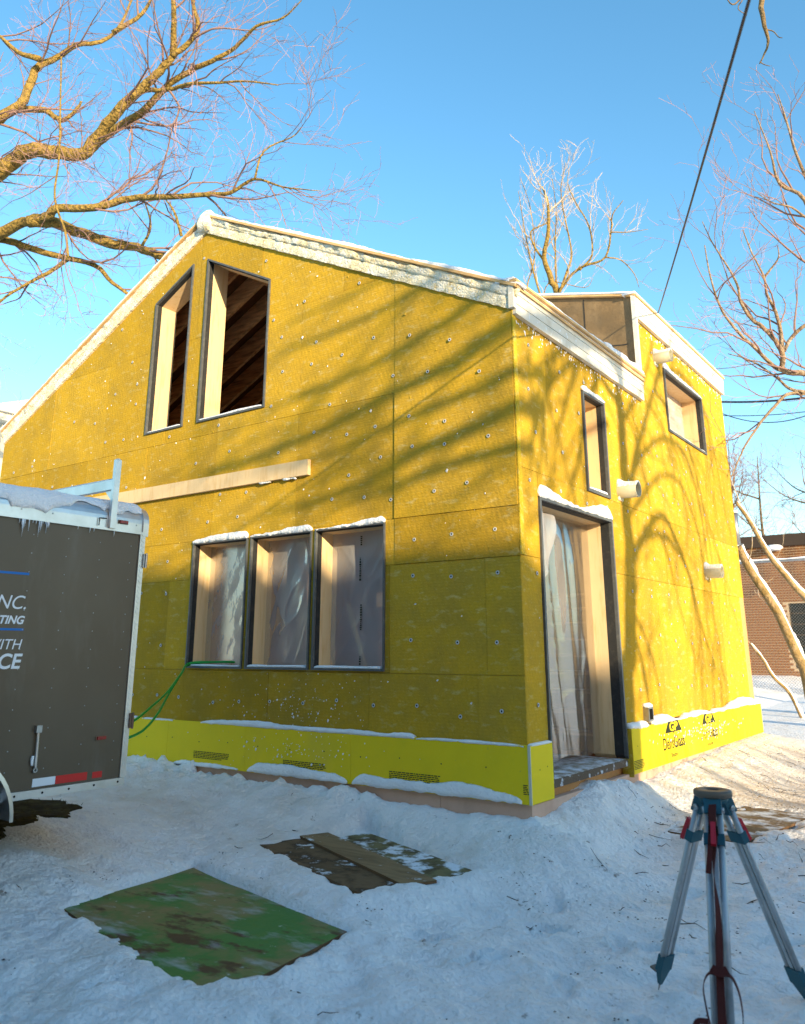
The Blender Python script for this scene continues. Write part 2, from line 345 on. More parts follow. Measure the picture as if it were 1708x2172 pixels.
    # wheel hollow under the trailer
    t = rectd(x, y, np.array([-3.2, -4.2]), np.array([1., 0]), np.array([0, 1.]), .95, 2.0)
    h = np.where(t < 0, h+(.045+l2*.02-h)*sm(-t/.35), h)
    fd = np.hypot(x, y); h = h + np.where(fd > 14, vnoise(x*.12, y*.12)*.3*sm((fd-14)/20), 0)
    return h
def axis(lo, hi, step, far=900):
    c = list(np.arange(lo, hi, step)); s_ = step; a, b = [], []
    p = hi
    while p < far: b.append(p); s_ *= 1.13; p += s_
    s_ = step; p = lo
    while p > -far: s_ *= 1.13; p -= s_; a.append(p)
    return np.array(a[::-1]+c+b)
def make_ground():
    gx, gy = axis(-5.2, 3.6, .026), axis(-4.6, 3.4, .026)
    X, Y = np.meshgrid(gx, gy); Z = ground_h(X, Y); nx, ny = len(gx), len(gy)
    me = bpy.data.meshes.new('snow_ground'); me.vertices.add(nx*ny)
    me.vertices.foreach_set('co', np.stack([X, Y, Z], -1).astype(np.float32).ravel())
    i = np.arange((ny-1)*(nx-1)); r = i//(nx-1)*nx + i % (nx-1); q = np.stack([r, r+1, r+nx+1, r+nx], -1)
    me.loops.add(q.size); me.loops.foreach_set('vertex_index', q.ravel().astype(np.int32)); me.polygons.add(len(q))
    me.polygons.foreach_set('loop_start', (np.arange(len(q))*4).astype(np.int32)); me.polygons.foreach_set('use_smooth', np.ones(len(q), bool))
    me.update(calc_edges=True)
    # where people walk the snow is trodden thin and soiled: along the right wall, in front of the house, round the boards
    path = np.exp(-((X-.9)/.9)**2)*sm((Y-.2)/2.0)*sm((9-Y)/3) + .75*np.exp(-((Y+.75)/.45)**2)*sm((-X+.2)/1.0)*sm((X+4.6)/1) + .35*np.exp(-((X-1.2)**2+(Y+.6)**2)/1.2)
    br_ = fbm(X*.9, Y*1.6, 6.6, 4); fine = fbm(X*6, Y*10, 1.2, 4)
    D = np.clip(path*(.55+1.1*br_+.5*fine), 0, 1); D = np.maximum(D, .5*sm((fine-.42)/.2))
    at_ = me.attributes.new('dirt', 'FLOAT', 'POINT'); at_.data.foreach_set('value', D.astype(np.float32).ravel())
    def ex(m, n, l, b, src, cur):
        # trodden dirt: brown smears where the noise is high
        t = n.new('ShaderNodeTexNoise'); t.inputs['Scale'].default_value = 1.15; t.inputs['Detail'].default_value = 9; t.inputs['Roughness'].default_value = .68; l.new(src, t.inputs['Vector'])
        r1 = n.new('ShaderNodeMapRange'); r1.inputs['From Min'].default_value = .50; r1.inputs['From Max'].default_value = .70; r1.inputs['To Max'].default_value = .42; l.new(t.outputs['Fac'], r1.inputs['Value'])
        mx = n.new('ShaderNodeMix'); mx.data_type = 'RGBA'; l.new(r1.outputs[0], mx.inputs['Factor']); l.new(cur, mx.inputs['A']); mx.inputs['B'].default_value = (.60, .47, .33, 1)
        t2 = n.new('ShaderNodeTexNoise'); t2.inputs['Scale'].default_value = 6.5; t2.inputs['Detail'].default_value = 10; t2.inputs['Roughness'].default_value = .7; l.new(src, t2.inputs['Vector'])
        r2 = n.new('ShaderNodeMapRange'); r2.inputs['From Min'].default_value = .635; r2.inputs['From Max'].default_value = .70; r2.inputs['To Max'].default_value = .85; l.new(t2.outputs['Fac'], r2.inputs['Value'])
        m2 = n.new('ShaderNodeMix'); m2.data_type = 'RGBA'; l.new(r2.outputs[0], m2.inputs['Factor']); l.new(mx.outputs['Result'], m2.inputs['A']); m2.inputs['B'].default_value = (.17, .11, .065, 1)
        at2 = n.new('ShaderNodeAttribute'); at2.attribute_name = 'dirt'; m3 = n.new('ShaderNodeMix'); m3.data_type = 'RGBA'
        l.new(at2.outputs['Fac'], m3.inputs['Factor']); l.new(m2.outputs['Result'], m3.inputs['A']); m3.inputs['B'].default_value = (.60, .50, .41, 1)
        l.new(m3.outputs['Result'], b.inputs['Base Color'])
    m = mat('trodden snow', (.90, .87, .85), .6, .25, bump=(34, .9, .03), noise=(6, (.84, .81, .80), .45, .7), extra=ex)
    me.materials.append(m)
    o = bpy.data.objects.new('snow_ground', me); COL.objects.link(o); o['kind'] = 'structure'; return o
make_ground()
GH = lambda x, y: float(ground_h(np.array([x]), np.array([y]))[0])
_gx, _gy = np.arange(-4.4, 3.0, .02), np.arange(-6.2, 7.0, .02); _GG = ground_h(*np.meshgrid(_gx, _gy, indexing='ij'))
def GF(x, y): return float(_GG[min(len(_gx)-1, max(0, int(round((x+4.4)/.02)))), min(len(_gy)-1, max(0, int(round((y+6.2)/.02))))])

# ------------------------------------------------------------------ the house
house = thing('house', 'unfinished gabled house clad in gold mineral wool boards with plastic covered openings', 'house', (0, 0, 0))
APX, APZ, SLP, WID, DEP = -4.1, 6.22, .50, 8.2, 6.93
EZ = 4.17                                                   # wool top at the right eave
gable = lambda x: APZ - SLP*abs(x-APX)
W_OPEN = [rect(-3.94, -3.107, 1.145, 2.436), rect(-3.059, -2.228, 1.145, 2.436), rect(-2.186, -1.348, 1.145, 2.436)]
U_OPEN = [[(-4.962, 3.806), (-4.284, 3.806), (-4.284, 5.862), (-4.962, 5.503)], [(-4.032, 3.806), (-2.959, 3.806), (-2.959, 5.29), (-4.032, 5.856)]]
DOOR = rect(.352, 1.969, .345, 2.585)
R_OPEN = [DOOR, rect(1.412, 1.973, 2.794, 3.811), rect(4.09, 5.72, 3.973, 4.812)]
GAB = [(-8.2, .60), (0, .60), (0, EZ), (APX, APZ), (-8.2, EZ)]
def gclip(P):
    P = clip(P, -SLP, 1, APZ - SLP*APX)                      # z <= APZ + SLP*(x-APX)
    return clip(P, SLP, 1, APZ + SLP*APX)

# sheathing shell behind the wool
def shell(outline, holes, to3, d0, d1, name, m):
    ps = [outline]
    for h in holes: ps = subtract(ps, h)
    mb = MB()
    for p in ps: mb.prism(p, to3, d0, d1)
    return mb.build(name, m, house)
shell(clip(GAB, 1, 0, -.062), W_OPEN+U_OPEN, FRONT, -.27, -.06, 'front_wall_sheathing', M['ply'])
RW = [(.06, .60), (6.87, .60), (6.87, 5.27), (3.15, 5.27), (3.15, EZ), (.06, EZ)]
shell(rect(.28, 3.15, .34, EZ), R_OPEN[:2], RIGHT, -.27, -.06, 'right_wall_sheathing', M['ply'])
shell(rect(3.215, 6.66, .34, 5.27), R_OPEN[2:], RIGHT, -.27, -.06, 'right_wall_sheathing', M['ply'])
shell([(-8.2, .15), (0, .15)]+GAB[2:], [rect(-5.9, -2.3, 3.45, 5.15), rect(-6.6, -4.2, .95, 2.4)], FRONT, -6.93, -6.70, 'rear_wall', M['ply'])  # unseen rear openings added to let sky light into the rooms
MB().box((-8.2, .27, .3), (-8.0, 6.7, EZ)).build('left_wall', M['ply'], house)
MB().box((-8.0, .28, .18), (-.07, 6.68, .335)).build('floor_deck', M['ply'], house)

# wool boards, one object each
rnd = random.Random(3)
def wool_boards(rows, holes, to3, lo, hi, top, name='insulation_board'):
    for (z0, z1, joints, prouds) in rows:
        js = [lo] + sorted(j for j in joints if lo < j < hi) + [hi]
        for i in range(len(js)-1):
            g = .0016
            P = rect(js[i]+g, js[i+1]-g, z0+g, z1-g); P = top(P)
            if len(P) < 3 or area(P) < .004: continue
            ps = [P]
            for h in holes: ps = subtract(ps, h)
            if not ps: continue
            d = rnd.uniform(-.003, .002) + prouds.get(i-len(js)+1, 0)
            mb = MB()
            for p in ps: mb.prism(p, to3, -.058, d)
            mb.build(name, M['wool'], house)
rowsF = [(.625, 1.13, [-.42, -1.52, -2.74, -3.96, -5.2, -6.4, -7.4], {}),
         (1.13, 2.05, [-.33, -1.30, -2.21, -3.09, -4.3, -5.4, -6.6, -7.4], {}),
         (2.05, 2.458, [-1.246, -2.27, -3.49, -4.71, -5.9, -7.1], {-1: .006}),
         (2.458, 3.643, [-1.246, -2.465, -3.68, -4.9, -6.1, -7.3], {-1: .014}),
         (3.643, 4.86, [-1.246, -2.465, -3.68, -4.6, -5.8, -7.0], {-1: .009}),
         (4.86, 6.4, [-1.9, -3.1, -4.15, -5.3], {})]
wool_boards(rowsF, W_OPEN+U_OPEN, FRONT, -8.2, -.0015, gclip)
rtop = lambda P: P
rowsR = [(.625, 2.058, [.36, 1.97, 3.2, 4.42, 5.64], {}), (2.058, 2.79, [.36, 2.35, 3.57, 4.79, 6.0], {}),
         (2.79, EZ, [.62, 1.85, 2.35, 3.15, 4.42, 5.64], {})]
wool_boards(rowsR, R_OPEN, RIGHT, .006, 6.93, rtop)
wool_boards([(EZ, 5.22, [4.42, 5.64], {})], R_OPEN, RIGHT, 3.15, 6.93, rtop)
# vertical corner strip of the right wall, cut edge of the wool
MB().box((.0015, -.006, 2.06), (.014, .055, EZ)).build('corner_strip', M['wool_edge'], house)

# washers
def washer_mesh():
    mb = MB(); n = 12
    rings = [(.017, 0, 0), (.0155, .0035, 0), (.0075, .0025, 0), (.0068, .0028, 1), (.0, .0005, 1)]
    vs = []
    for r, h, _ in rings[:-1]: vs += [(r*math.cos(2*math.pi*k/n), r*math.sin(2*math.pi*k/n), h) for k in range(n)]
    vs.append((0, 0, .0005)); fs = []; mi = []
    for i in range(3):
        for k in range(n): fs.append((i*n+k, i*n+(k+1) % n, (i+1)*n+(k+1) % n, (i+1)*n+k)); mi.append(1 if i == 2 else 0)
    for k in range(n): fs.append((3*n+k, 3*n+(k+1) % n, 4*n)); mi.append(1)
    mb.v = vs; mb.f = fs; mb.m = mi
    return mb
wproto = washer_mesh().build('fastener_washer', [M['washer'], M['dark']], house)
def place_washer(p, rot, first=[True]):
    o = wproto
    if first[0]: first[0] = False
    else: o = wproto.copy(); COL.objects.link(o); o.parent = house
    o.location = p; o.rotation_euler = rot
def inside(P, q, m=0.0):
    return all(a*q[0]+b*q[1] <= c + m*math.hypot(a, b) for a, b, c in halfs(P))
zrows = [.858, 1.39, 1.93, 2.26, 2.62, 3.02, 3.34, 3.76, 4.18, 4.5, 4.85, 5.25, 5.62, 5.95]
specks = []
for k, z in enumerate(zrows):
    x = -.21 - (.16 if k % 3 == 1 and z > 2.5 else 0)
    while x > -8.0:
        q = (x+rnd.gauss(0, .05 if z > 2.5 else .02), z+rnd.gauss(0, .06 if z > 2.5 else .02)); x -= .415
        if (z > 2.5 and rnd.random() < .28) or q[1] > gable(q[0])-.12 or any(inside(h, q, .06) for h in W_OPEN+U_OPEN): continue
        if q[1] < 2.3 and q[0] < -5.1: continue               # behind the trailer
        if 2.95 < q[1] < 3.16 and q[0] < -2.25: continue      # under the ledger board
        place_washer((q[0], -.0065 - (.014 if q[0] > -1.25 and 2.46 < q[1] < 4.86 else 0), q[1]), (math.pi/2, 0, 0))
for k, z in enumerate([.95, 1.45, 1.9, 2.3, 2.7, 3.1, 3.5, 3.9, 4.4, 4.9]):
    y = .22 + (.1 if k % 2 else 0)
    while y < 6.8:
        q = (y+rnd.uniform(-.05, .05), z+rnd.uniform(-.05, .05)); y += .56
        if (q[1] > 4.05 and q[0] < 3.3) or any(inside(h, q, .06) for h in R_OPEN): continue
        place_washer((.0055, q[0], q[1]), (0, math.pi/2, 0))
# tufts of wool and snow stuck to the walls
mb = MB(); rr = random.Random(11)
def blob(mb, c, r, fl, ax, rr, mi=0):
    vs = [(0,0,1),(0,0,-1)] + [(math.cos(k*1.2566), math.sin(k*1.2566), .35*(-1)**k) for k in range(5)]
    out = []
    for v in vs:
        w = np.array(v)*r*rr.uniform(.6, 1.3); w[ax] *= fl; out.append(np.array(c)+w)
    fs = []
    for k in range(5): fs += [(0, 2+k, 2+(k+1) % 5), (1, 2+(k+1) % 5, 2+k)]
    mb.add(out, fs, mi)
for i in range(420):
    x = -rr.random()**.8*7.6-.1; z = rr.uniform(.75, 5.9)
    if z > gable(x)-.08 or any(inside(h, (x, z), .03) for h in W_OPEN+U_OPEN): continue
    blob(mb, (x, -.004 - (.012 if x > -1.25 and z > 2.46 else 0), z), rr.uniform(.003, .011)*(2 if rr.random() < .10 else 1), .7, 1, rr, 0 if rr.random() < .6 else 1)
for i in range(150):                                         # snow thrown against the wall under the windows
    x = rr.gauss(-2.35, .55); z = rr.gauss(.86, .14)
    if z < .64 or z > 1.12: continue
    blob(mb, (x, -.003, z), rr.uniform(.002, .006)+(.009*rr.random()**6), .5, 1, rr, 0)
for i in range(120):
    x = rr.gauss(-2.35, .5); z = rr.gauss(.47, .08)
    if z < .25 or z > .61: continue
    blob(mb, (x, -.032, z), rr.uniform(.002, .006)+(.012*rr.random()**5), .5, 1, rr, 0)
for i in range(170):
    y = rr.uniform(.1, 6.8); z = rr.uniform(.7, 5.1)
    if (z > 4.1 and y < 3.2) or any(inside(h, (y, z), .03) for h in R_OPEN): continue
    blob(mb, (.003, y, z), rr.uniform(.004, .012), .7, 0, rr, 0 if rr.random() < .6 else 1)
for i in range(150):                                         # snow stuck on the printed skirt
    y = rr.gauss(4.1, .9); z = .44 + rr.gauss(0, .05) - (y-4)*.01
    if y < 2.1 or y > 6.8 or z > .61: continue
    blob(mb, (.065, y, z), rr.uniform(.005, .014), .4, 0, rr, 0)
mb.build('snow_speck', [M['snow'], M['wool_edge']], house, kind='stuff')

# windows and doors: dark outer lining, timber lining, film
def opening(name, poly, to3, deep=.245, dark=.065, proud=.020, edge=.016, film=True, filmseed=0, timber='pine', sill_snow=True, head_snow=0, bottom_only_dark=False):
    P = ccw(poly); Q = inset(P, edge)
    # order inset vertices to match P
    Q = [min(Q, key=lambda q: (q[0]-p[0])**2+(q[1]-p[1])**2) for p in P]
    fr = MB()
    n = len(P)
    lowest = min(range(n), key=lambda i: P[i][1]+P[(i+1) % n][1])
    skip = lambda i: name == 'door' and i == lowest
    for i in range(n):
        if skip(i): continue
        j = (i+1) % n; fr.prism([P[i], P[j], Q[j], Q[i]], to3, -.012, proud)
    f = fr.build('window_frame' if name != 'door' else 'door_frame', M['trim'], house)
    bl = MB(); P1 = inset(P, .004); Q1 = inset(P, edge+.006)
    P1 = [min(P1, key=lambda q: (q[0]-p[0])**2+(q[1]-p[1])**2) for p in P]; Q1 = [min(Q1, key=lambda q: (q[0]-p[0])**2+(q[1]-p[1])**2) for p in P]
    for i in range(n):
        if skip(i): continue
        j = (i+1) % n; bl.prism([P1[i], P1[j], Q1[j], Q1[i]], to3, -dark, -.0125)
    bl.build('membrane_lining', M['black'], f)
    for i in range(n):
        if skip(i): continue
        j = (i+1) % n; MB().prism([P1[i], P1[j], Q1[j], Q1[i]], to3, -deep-.05, -dark-.0005).build('lining_board', M[timber], f)
    us = [q[0] for q in Q1]; vs_ = [q[1] for q in Q1]
    if film:
        u0, u1, v0, v1 = min(us), max(us), min(vs_), max(vs_); nu, nv = 60, 84; mb = MB(); vv = []
        tt, ss = np.meshgrid(np.arange(nv+1)/nv, np.arange(nu+1)/nu, indexing='ij'); uu = u0+(u1-u0)*ss; wv_ = v0+(v1-v0)*tt
        if name == 'door': wv_ = v0+.06-.05*ss+.015*np.sin(ss*14)+(v1-v0-.06+.05*ss)*tt
        dd = (.010 if filmseed < 5 else .020)*fbm(uu*2.6+filmseed, wv_*1.2+uu*1.2, filmseed, 2) + (.002 if filmseed < 5 else .006)*fbm((uu-wv_*.6)*9, (wv_+uu)*2.2, filmseed+3, 2)
        crease = lambda a_, b_, c_: (.5-np.abs(vnoise(a_, b_, c_))*2)**3
        if filmseed > 5: dd = dd + .045*crease((uu+wv_*.35)*3.3, (wv_-uu*.5)*1.6, filmseed) + .03*crease((uu-wv_*.5)*5.1, (wv_+uu)*2.3, filmseed+5)
        if name == 'door': dd = .085*fbm((uu+wv_*.10)*4.5+filmseed, wv_*.5, filmseed, 2) + .12*crease((uu+wv_*.16)*4.3, wv_*.55, filmseed+1) + .03*crease(uu*9, wv_*2.6, filmseed)
        ee = np.minimum(1, np.minimum(np.minimum(ss*8, (1-ss)*8), np.minimum(tt*8+.3, (1-tt)*8)))
        dd = -deep+.02+dd*ee
        vv = [to3(p, q, r) for p, q, r in zip(uu.ravel(), wv_.ravel(), dd.ravel())]
        ff = [(b*(nu+1)+a, b*(nu+1)+a+1, (b+1)*(nu+1)+a+1, (b+1)*(nu+1)+a) for b in range(nv) for a in range(nu)]
        mb.add(vv, ff); mb.build('plastic_sheet', M['door_film' if name == 'door' else 'film'], f, smooth=True)
    if sill_snow:
        u0, u1, v0 = min(us)+.01, max(us)-.02, min(vs_)
        a, b = np.array(to3(u0, v0, .012)), np.array(to3(u1, v0, .012)); o = np.array(to3(0, 0, 1))
        rough_bar(MB(), a, b, (0,0,1), -o, snowprof(.17, .013), .008, 9, .02, filmseed+2, taper=.05, var=.9).build('sill_snow', M['snow'], f, True)
    if head_snow:
        u0, u1, v1 = min(p[0] for p in P), max(p[0] for p in P), max(p[1] for p in P)
        a, b = np.array(to3(u0, v1, -.004)), np.array(to3(u1, v1, -.004)); o = np.array(to3(0, 0, 1))
        rough_bar(MB(), a, b, (0,0,1), o, snowprof(.03, head_snow), .018, 17, .012, filmseed+5, taper=.06, var=.95).build('head_snow', M['snow'], f, True)
    return f
for i, w in enumerate(W_OPEN): opening('window', w, FRONT, filmseed=i*7.3+1, head_snow=.038)
mb = MB(); rr0 = random.Random(2)
for x_, z0_, z1_ in ((-1.80, 1.95, 2.16), (-1.785, 1.50, 1.72), (-1.79, 2.28, 2.36), (-1.79, 1.19, 1.27)):
    z = z0_
    while z < z1_:
        h_ = rr0.uniform(.006, .02); w_ = rr0.uniform(.006, .012); mb.add([(x_-w_, .205, z), (x_+w_, .205, z), (x_+w_, .205, z+h_), (x_-w_, .205, z+h_)], [(0, 1, 2, 3)]); z += h_+.006
mb.build('film_print', M['ink'], house, kind='stuff')
for i, w in enumerate(U_OPEN): opening('window', w, FRONT, film=False, filmseed=i+20, edge=.02)
dfr = opening('door', DOOR, RIGHT, deep=.26, dark=.10, filmseed=41, head_snow=.075, sill_snow=False, edge=.03)
opening('window', R_OPEN[1], RIGHT, film=False, filmseed=51, head_snow=.05, edge=.03)
opening('window', R_OPEN[2], RIGHT, film=False, filmseed=61, head_snow=.06, edge=.03)
MB().box((-.27, 1.40, 2.79), (-.24, 1.985, 3.82)).build('plywood_cover', M['pine'], house)
MB().box((-.29, 4.08, 3.96), (-.262, 5.73, 4.82)).build('plywood_cover', mat('weathered plywood', (.46, .36, .28), .8, .2, noise=(6, (.55, .46, .38), .4, .7, (1, 1, 5))), house)
# loose flap of film hanging at the head of the door
mb = MB(); vv = []; nu, nv = 22, 30
for b in range(nv+1):
    for a in range(nu+1):
        s_, t_ = a/nu, b/nv; hgt = .82*(1-.55*s_)
        vv.append((-.06-.05*s_ + .035*math.sin(s_*9+t_*2.)+.03*math.sin(t_*5), .40+.46*s_*(1-.25*t_)+.06*t_*s_, 2.53-.06*s_-hgt*t_))
mb.add(vv, [(b*(nu+1)+a, b*(nu+1)+a+1, (b+1)*(nu+1)+a+1, (b+1)*(nu+1)+a) for b in range(nv) for a in range(nu)])
mb.build('loose_flap', M['film'], dfr, True)
# sill platform inside the door and its front edge
MB().box((-.95, .36, .29), (-.01, 1.96, .346)).build('door_sill', mat('frosted sill board', (.30, .24, .17), .8, .2, bump=(30, .5, .01), noise=[(9, (.72, .73, .76), .42, .6)]), house)
MB().box((-.009, .385, .285), (.008, 1.96, .342)).build('sill_edge', mat('weathered dark lumber', (.14, .10, .07), .9, .1, bump=(40, .5, .01), noise=(12, (.65, .66, .7), .56, .64)), house)

# interior: rafters on both slopes, upper floor, stairs, bits behind the film
for k in range(15):
    y = .55 + k*.42
    for sgn in (-1, 1):
        rl = 4.0 if sgn < 0 or y < 3.1 else 1.2
        a = np.array((APX, y, APZ-.16)); b = np.array((APX+sgn*rl, y, APZ-.16-SLP*rl))
        MB().bar(a, b, .045, .26, (0, 0, 1)).build('rafter', M['rafter'], house)
MB().bar((APX, .3, APZ-.12), (APX, 6.7, APZ-.12), .05, .34).build('ridge_beam', M['rafter'], house)
MB().box((-7.9, 1.9, 3.02), (-.3, 6.68, 3.2)).build('loft_floor', M['ply'], house)
MB().bar((-3.4, .55, 3.85), (-2.75, .95, 4.02), .03, .34).build('leaning_board', mat('cardboard', (.50, .29, .13), .8, .2), house)
for k in range(9):
    MB().box((-2.3, 2.35+.25*k, .335+.19*k+.15), (-.40, 2.35+.25*k+.28, .335+.19*k+.19)).build('stair_tread', M['rafter'], house)
    MB().box((-2.28, 2.37+.25*k, .335+.19*k), (-.42, 2.39+.25*k, .335+.19*k+.15)).build('stair_riser', M['ply'], house)
MB().box((-2.75, .9, .34), (-2.1, 1.2, 1.75)).build('stored_box', mat('red brown box', (.30, .075, .05), .6, .3, noise=(2, (.40, .16, .10), .4, .6)), house)
MB().bar((-2.02, .3, 1.75), (-1.72, .42, .7), .05, .03).build('leaning_stick', M['raw_wood'], house)
MB().box((-2.95, .6, .34), (-2.80, .7, 2.5)).build('stud', M['rafter'], house)

# ---- roof
def slope_pt(x, y, dz): return np.array((x, y, gable(x)+dz))
# roof decks (two slopes, the right one stops at the dormer)
def deck(x0, x1, y0, y1, dz0, dz1, name, m):
    vs = [slope_pt(x, y, dz) for dz in (dz0, dz1) for x, y in ((x0, y0), (x1, y0), (x1, y1), (x0, y1))]
    return MB().add(vs, [(0,3,2,1),(4,5,6,7),(0,1,5,4),(1,2,6,5),(2,3,7,6),(3,0,4,7)]).build(name, m, house)
deck(-8.2, APX, -.0, 6.95, .02, .215, 'roof_slab', M['deck_under']); deck(APX, 0.0, -.0, 3.147, .02, .215, 'roof_slab', M['foam']); deck(APX, -3.2, 3.1475, 6.95, .02, .215, 'roof_slab', M['foam'])
deck(-8.26, APX, -.055, 6.99, .217, .245, 'roof_sheathing', M['raw_wood']); deck(APX, .075, -.055, 3.146, .217, .245, 'roof_sheathing', M['raw_wood']); deck(APX, -3.2, 3.1475, 6.99, .217, .245, 'roof_sheathing', M['raw_wood'])
# snow lying on the slopes
def roof_snow(x0, x1, y0, y1, th, name):
    nx, ny = 70, 50; vs = []
    I, J = np.meshgrid(np.arange(nx+1), np.arange(ny+1), indexing='ij'); X = x0+(x1-x0)*I/nx; Y = y0+(y1-y0)*J/ny; NZ = fbm(X*1.5, Y*1.5, 3.3)
    for lay in (0, 1):
        E_ = np.minimum(1, np.minimum(np.minimum(J, ny-J)/2, np.minimum(I, nx-I)/2))
        DZ = .2455 + (.004+th*(1+1.2*NZ)*np.where(E_ > 0, E_**.5, .1) if lay else 0*NZ)
        vs += [(p, q, gable(p)+r) for p, q, r in zip(X.ravel(), Y.ravel(), DZ.ravel())]
    k = (nx+1)*(ny+1); fs = []
    for i in range(nx):
        for j in range(ny):
            q = (i*(ny+1)+j, (i+1)*(ny+1)+j, (i+1)*(ny+1)+j+1, i*(ny+1)+j+1); fs.append(tuple(a+k for a in q))
    rim = [i*(ny+1) for i in range(nx+1)] + [nx*(ny+1)+j for j in range(1, ny+1)] + [i*(ny+1)+ny for i in range(nx-1, -1, -1)] + [j for j in range(ny-1, 0, -1)]
    for a, b in zip(rim, rim[1:]+rim[:1]): fs.append((a, b, b+k, a+k))
    return MB().add(vs, fs).build(name, M['snow'], house, True)
roof_snow(-8.25, APX, -.05, 6.98, .022, 'roof_snow'); roof_snow(APX, .07, -.05, 3.14, .018, 'roof_snow')
# rakes: lower foam band, bulging upper foam band, timber strip
for sgn in (-1, 1):
    e = np.array((-8.2, 0, EZ)) if sgn < 0 else np.array((.0, 0, EZ))
    a = np.array((APX, 0, APZ)); n = np.array((0, -1., 0)); d = (e-a)/np.linalg.norm(e-a); up = np.cross(n, d)*(1 if sgn < 0 else -1)
    up = up if up[2] > 0 else -up
    a0 = a+np.array((0,0,.0))
    rough_bar(MB(), a0+up*.0, e+up*.0, up, n, [(-.02, .0), (.026, .0), (.030, .035), (.030, .07), (.026, .10), (-.02, .10)], .012, 22, .02, 3+sgn).build('rake_foam', M['foam'], house)
    rough_bar(MB(), a0+up*.102, e+up*.102, up, n, [(-.02, 0), (.018, .0), (.036, .016), (.030, .034), (.042, .052), (.034, .068), (.022, .084), (-.02, .087)], .032, 11, .018, 13+sgn, var=.4).build('rake_spray_foam', M['foam'], house, True)
    MB().bar(a0+up*.20+n*.02, e+up*.20+n*.02, .055, .018, up).build('rake_timber', M['raw_wood'], house) if sgn > 0 else \
        MB().bar(a0+up*.20+n*.01-d*-1.2, e+up*.20+n*.01, .05, .018, up).build('rake_timber', M['raw_wood'], house)
    mbs = MB()
    rough_bar(mbs, a0+up*.225+n*.0, e+up*.225+n*.0, up, n, snowprof(.045, .020 if sgn > 0 else .034, .1), .020, 17, .02, 23+sgn, var=.95).build('rake_snow', M['snow'], house, True)
mb = MB(); blob_c = np.array((APX, -.02, APZ+.17))
rough_bar(mb, blob_c+np.array((-.09, 0, 0)), blob_c+np.array((.10, 0, -.02)), (0,0,1), (0,-1,0), [(-.1, -.15), (.045, -.16), (.075, -.05), (.07, .06), (.0, .13), (-.1, .12)], .05, 9, .02, 5., taper=.05).build('ridge_foam', M['foam'], house, True)
# cut strip at the rake end
MB().box((.0, -.045, EZ+.0), (.05, .0, EZ+.245)).build('fascia_return', M['fascia'], house)
# right eave fascia of three boards
for k in range(3):
    MB().box((.004, .0, EZ-.045+.092*k), (.048+.004*k, 3.148, EZ-.045+.092*(k+1)-.004)).build('fascia_board', M['fascia'], house)
MB().box((.0, -.05, EZ+.234), (.085, 3.146, EZ+.258)).build('eave_timber', M['raw_wood'], house)
rough_bar(MB(), (.0, -.05, EZ+.259), (.0, 3.14, EZ+.259), (0,0,1), (1,0,0), snowprof(.08, .035, .12), .02, 7, .03, 31., var=.8).build('eave_snow', M['snow'], house, True)
rough_bar(MB(), (.0, 1.9, EZ+.27), (.0, 3.14, EZ+.27), (0,0,1), (1,0,0), snowprof(.08, .075, .2), .03, 6, .03, 35., taper=.3, var=.5).build('eave_snow', M['snow'], house, True)
# dormer with felt covered cheek
ch = MB(); ch.add([(-.0, 3.15, EZ), (-.0, 3.15, 5.44), (-1.35, 3.15, 5.77), (-2.3, 3.15, 6.0), (-3.4, 3.15, 6.24), (-3.4, 3.15, EZ)] + [(-.0, 3.21, EZ), (-.0, 3.21, 5.44), (-1.35, 3.21, 5.77), (-2.3, 3.21, 6.0), (-3.4, 3.21, 6.24), (-3.4, 3.21, EZ)],
    [(0,1,2,3,4,5), (6,7,8,9,10,11), (0,6,7,1), (1,7,8,2), (2,8,9,3), (3,9,10,4), (4,10,11,5), (5,11,6,0)])
ch.build('dormer_cheek', M['felt'], house)
MB().bar((-.62, 3.146, 4.9), (-.62, 3.146, 5.58), .004, .012, (1, 0, 0)).build('felt_lap', M['black'], house)
MB().bar((-.1, 3.146, 4.86), (-.62, 3.146, 4.92), .004, .012).build('felt_lap', M['black'], house)
def dslab(z0, z1, x0, x1, y0, y1, name, m, sl=.245):
    vs = [(x, y, z-sl*x) for z in (z0, z1) for x, y in ((x0, y0), (x1, y0), (x1, y1), (x0, y1))]
    return MB().add(vs, [(0,3,2,1),(4,5,6,7),(0,1,5,4),(1,2,6,5),(2,3,7,6),(3,0,4,7)]).build(name, m, house)
dslab(5.452, 5.475, -4.0, .07, 3.10, 6.98, 'dormer_sheathing', M['raw_wood']); 
rough_bar(MB(), (.0, 3.08, 5.476), (.0, 6.98, 5.476), (0,0,1), (1,0,0), snowprof(.065, .016, .1), .008, 7, .04, 37.).build('dormer_snow', M['snow'], house, True)
rough_bar(MB(), (-2.2, 3.12, 5.476+.245*2.2), (.05, 3.12, 5.476), (.24,0,.97), (0,-1,0), snowprof(.03, .028, .3), .012, 7, .03, 39., var=.5).build('dormer_snow', M['snow'], house, True)
for k in range(3):
    MB().box((.004, 3.152, 5.175+.092*k), (.046+.004*k, 6.94, 5.175+.092*(k+1)-.004)).build('fascia_board', M['fascia'], house)
MB().box((-.002, 3.10, 4.45), (.05, 3.149, 5.45)).build('dormer_corner_edge', M['fascia'], house)
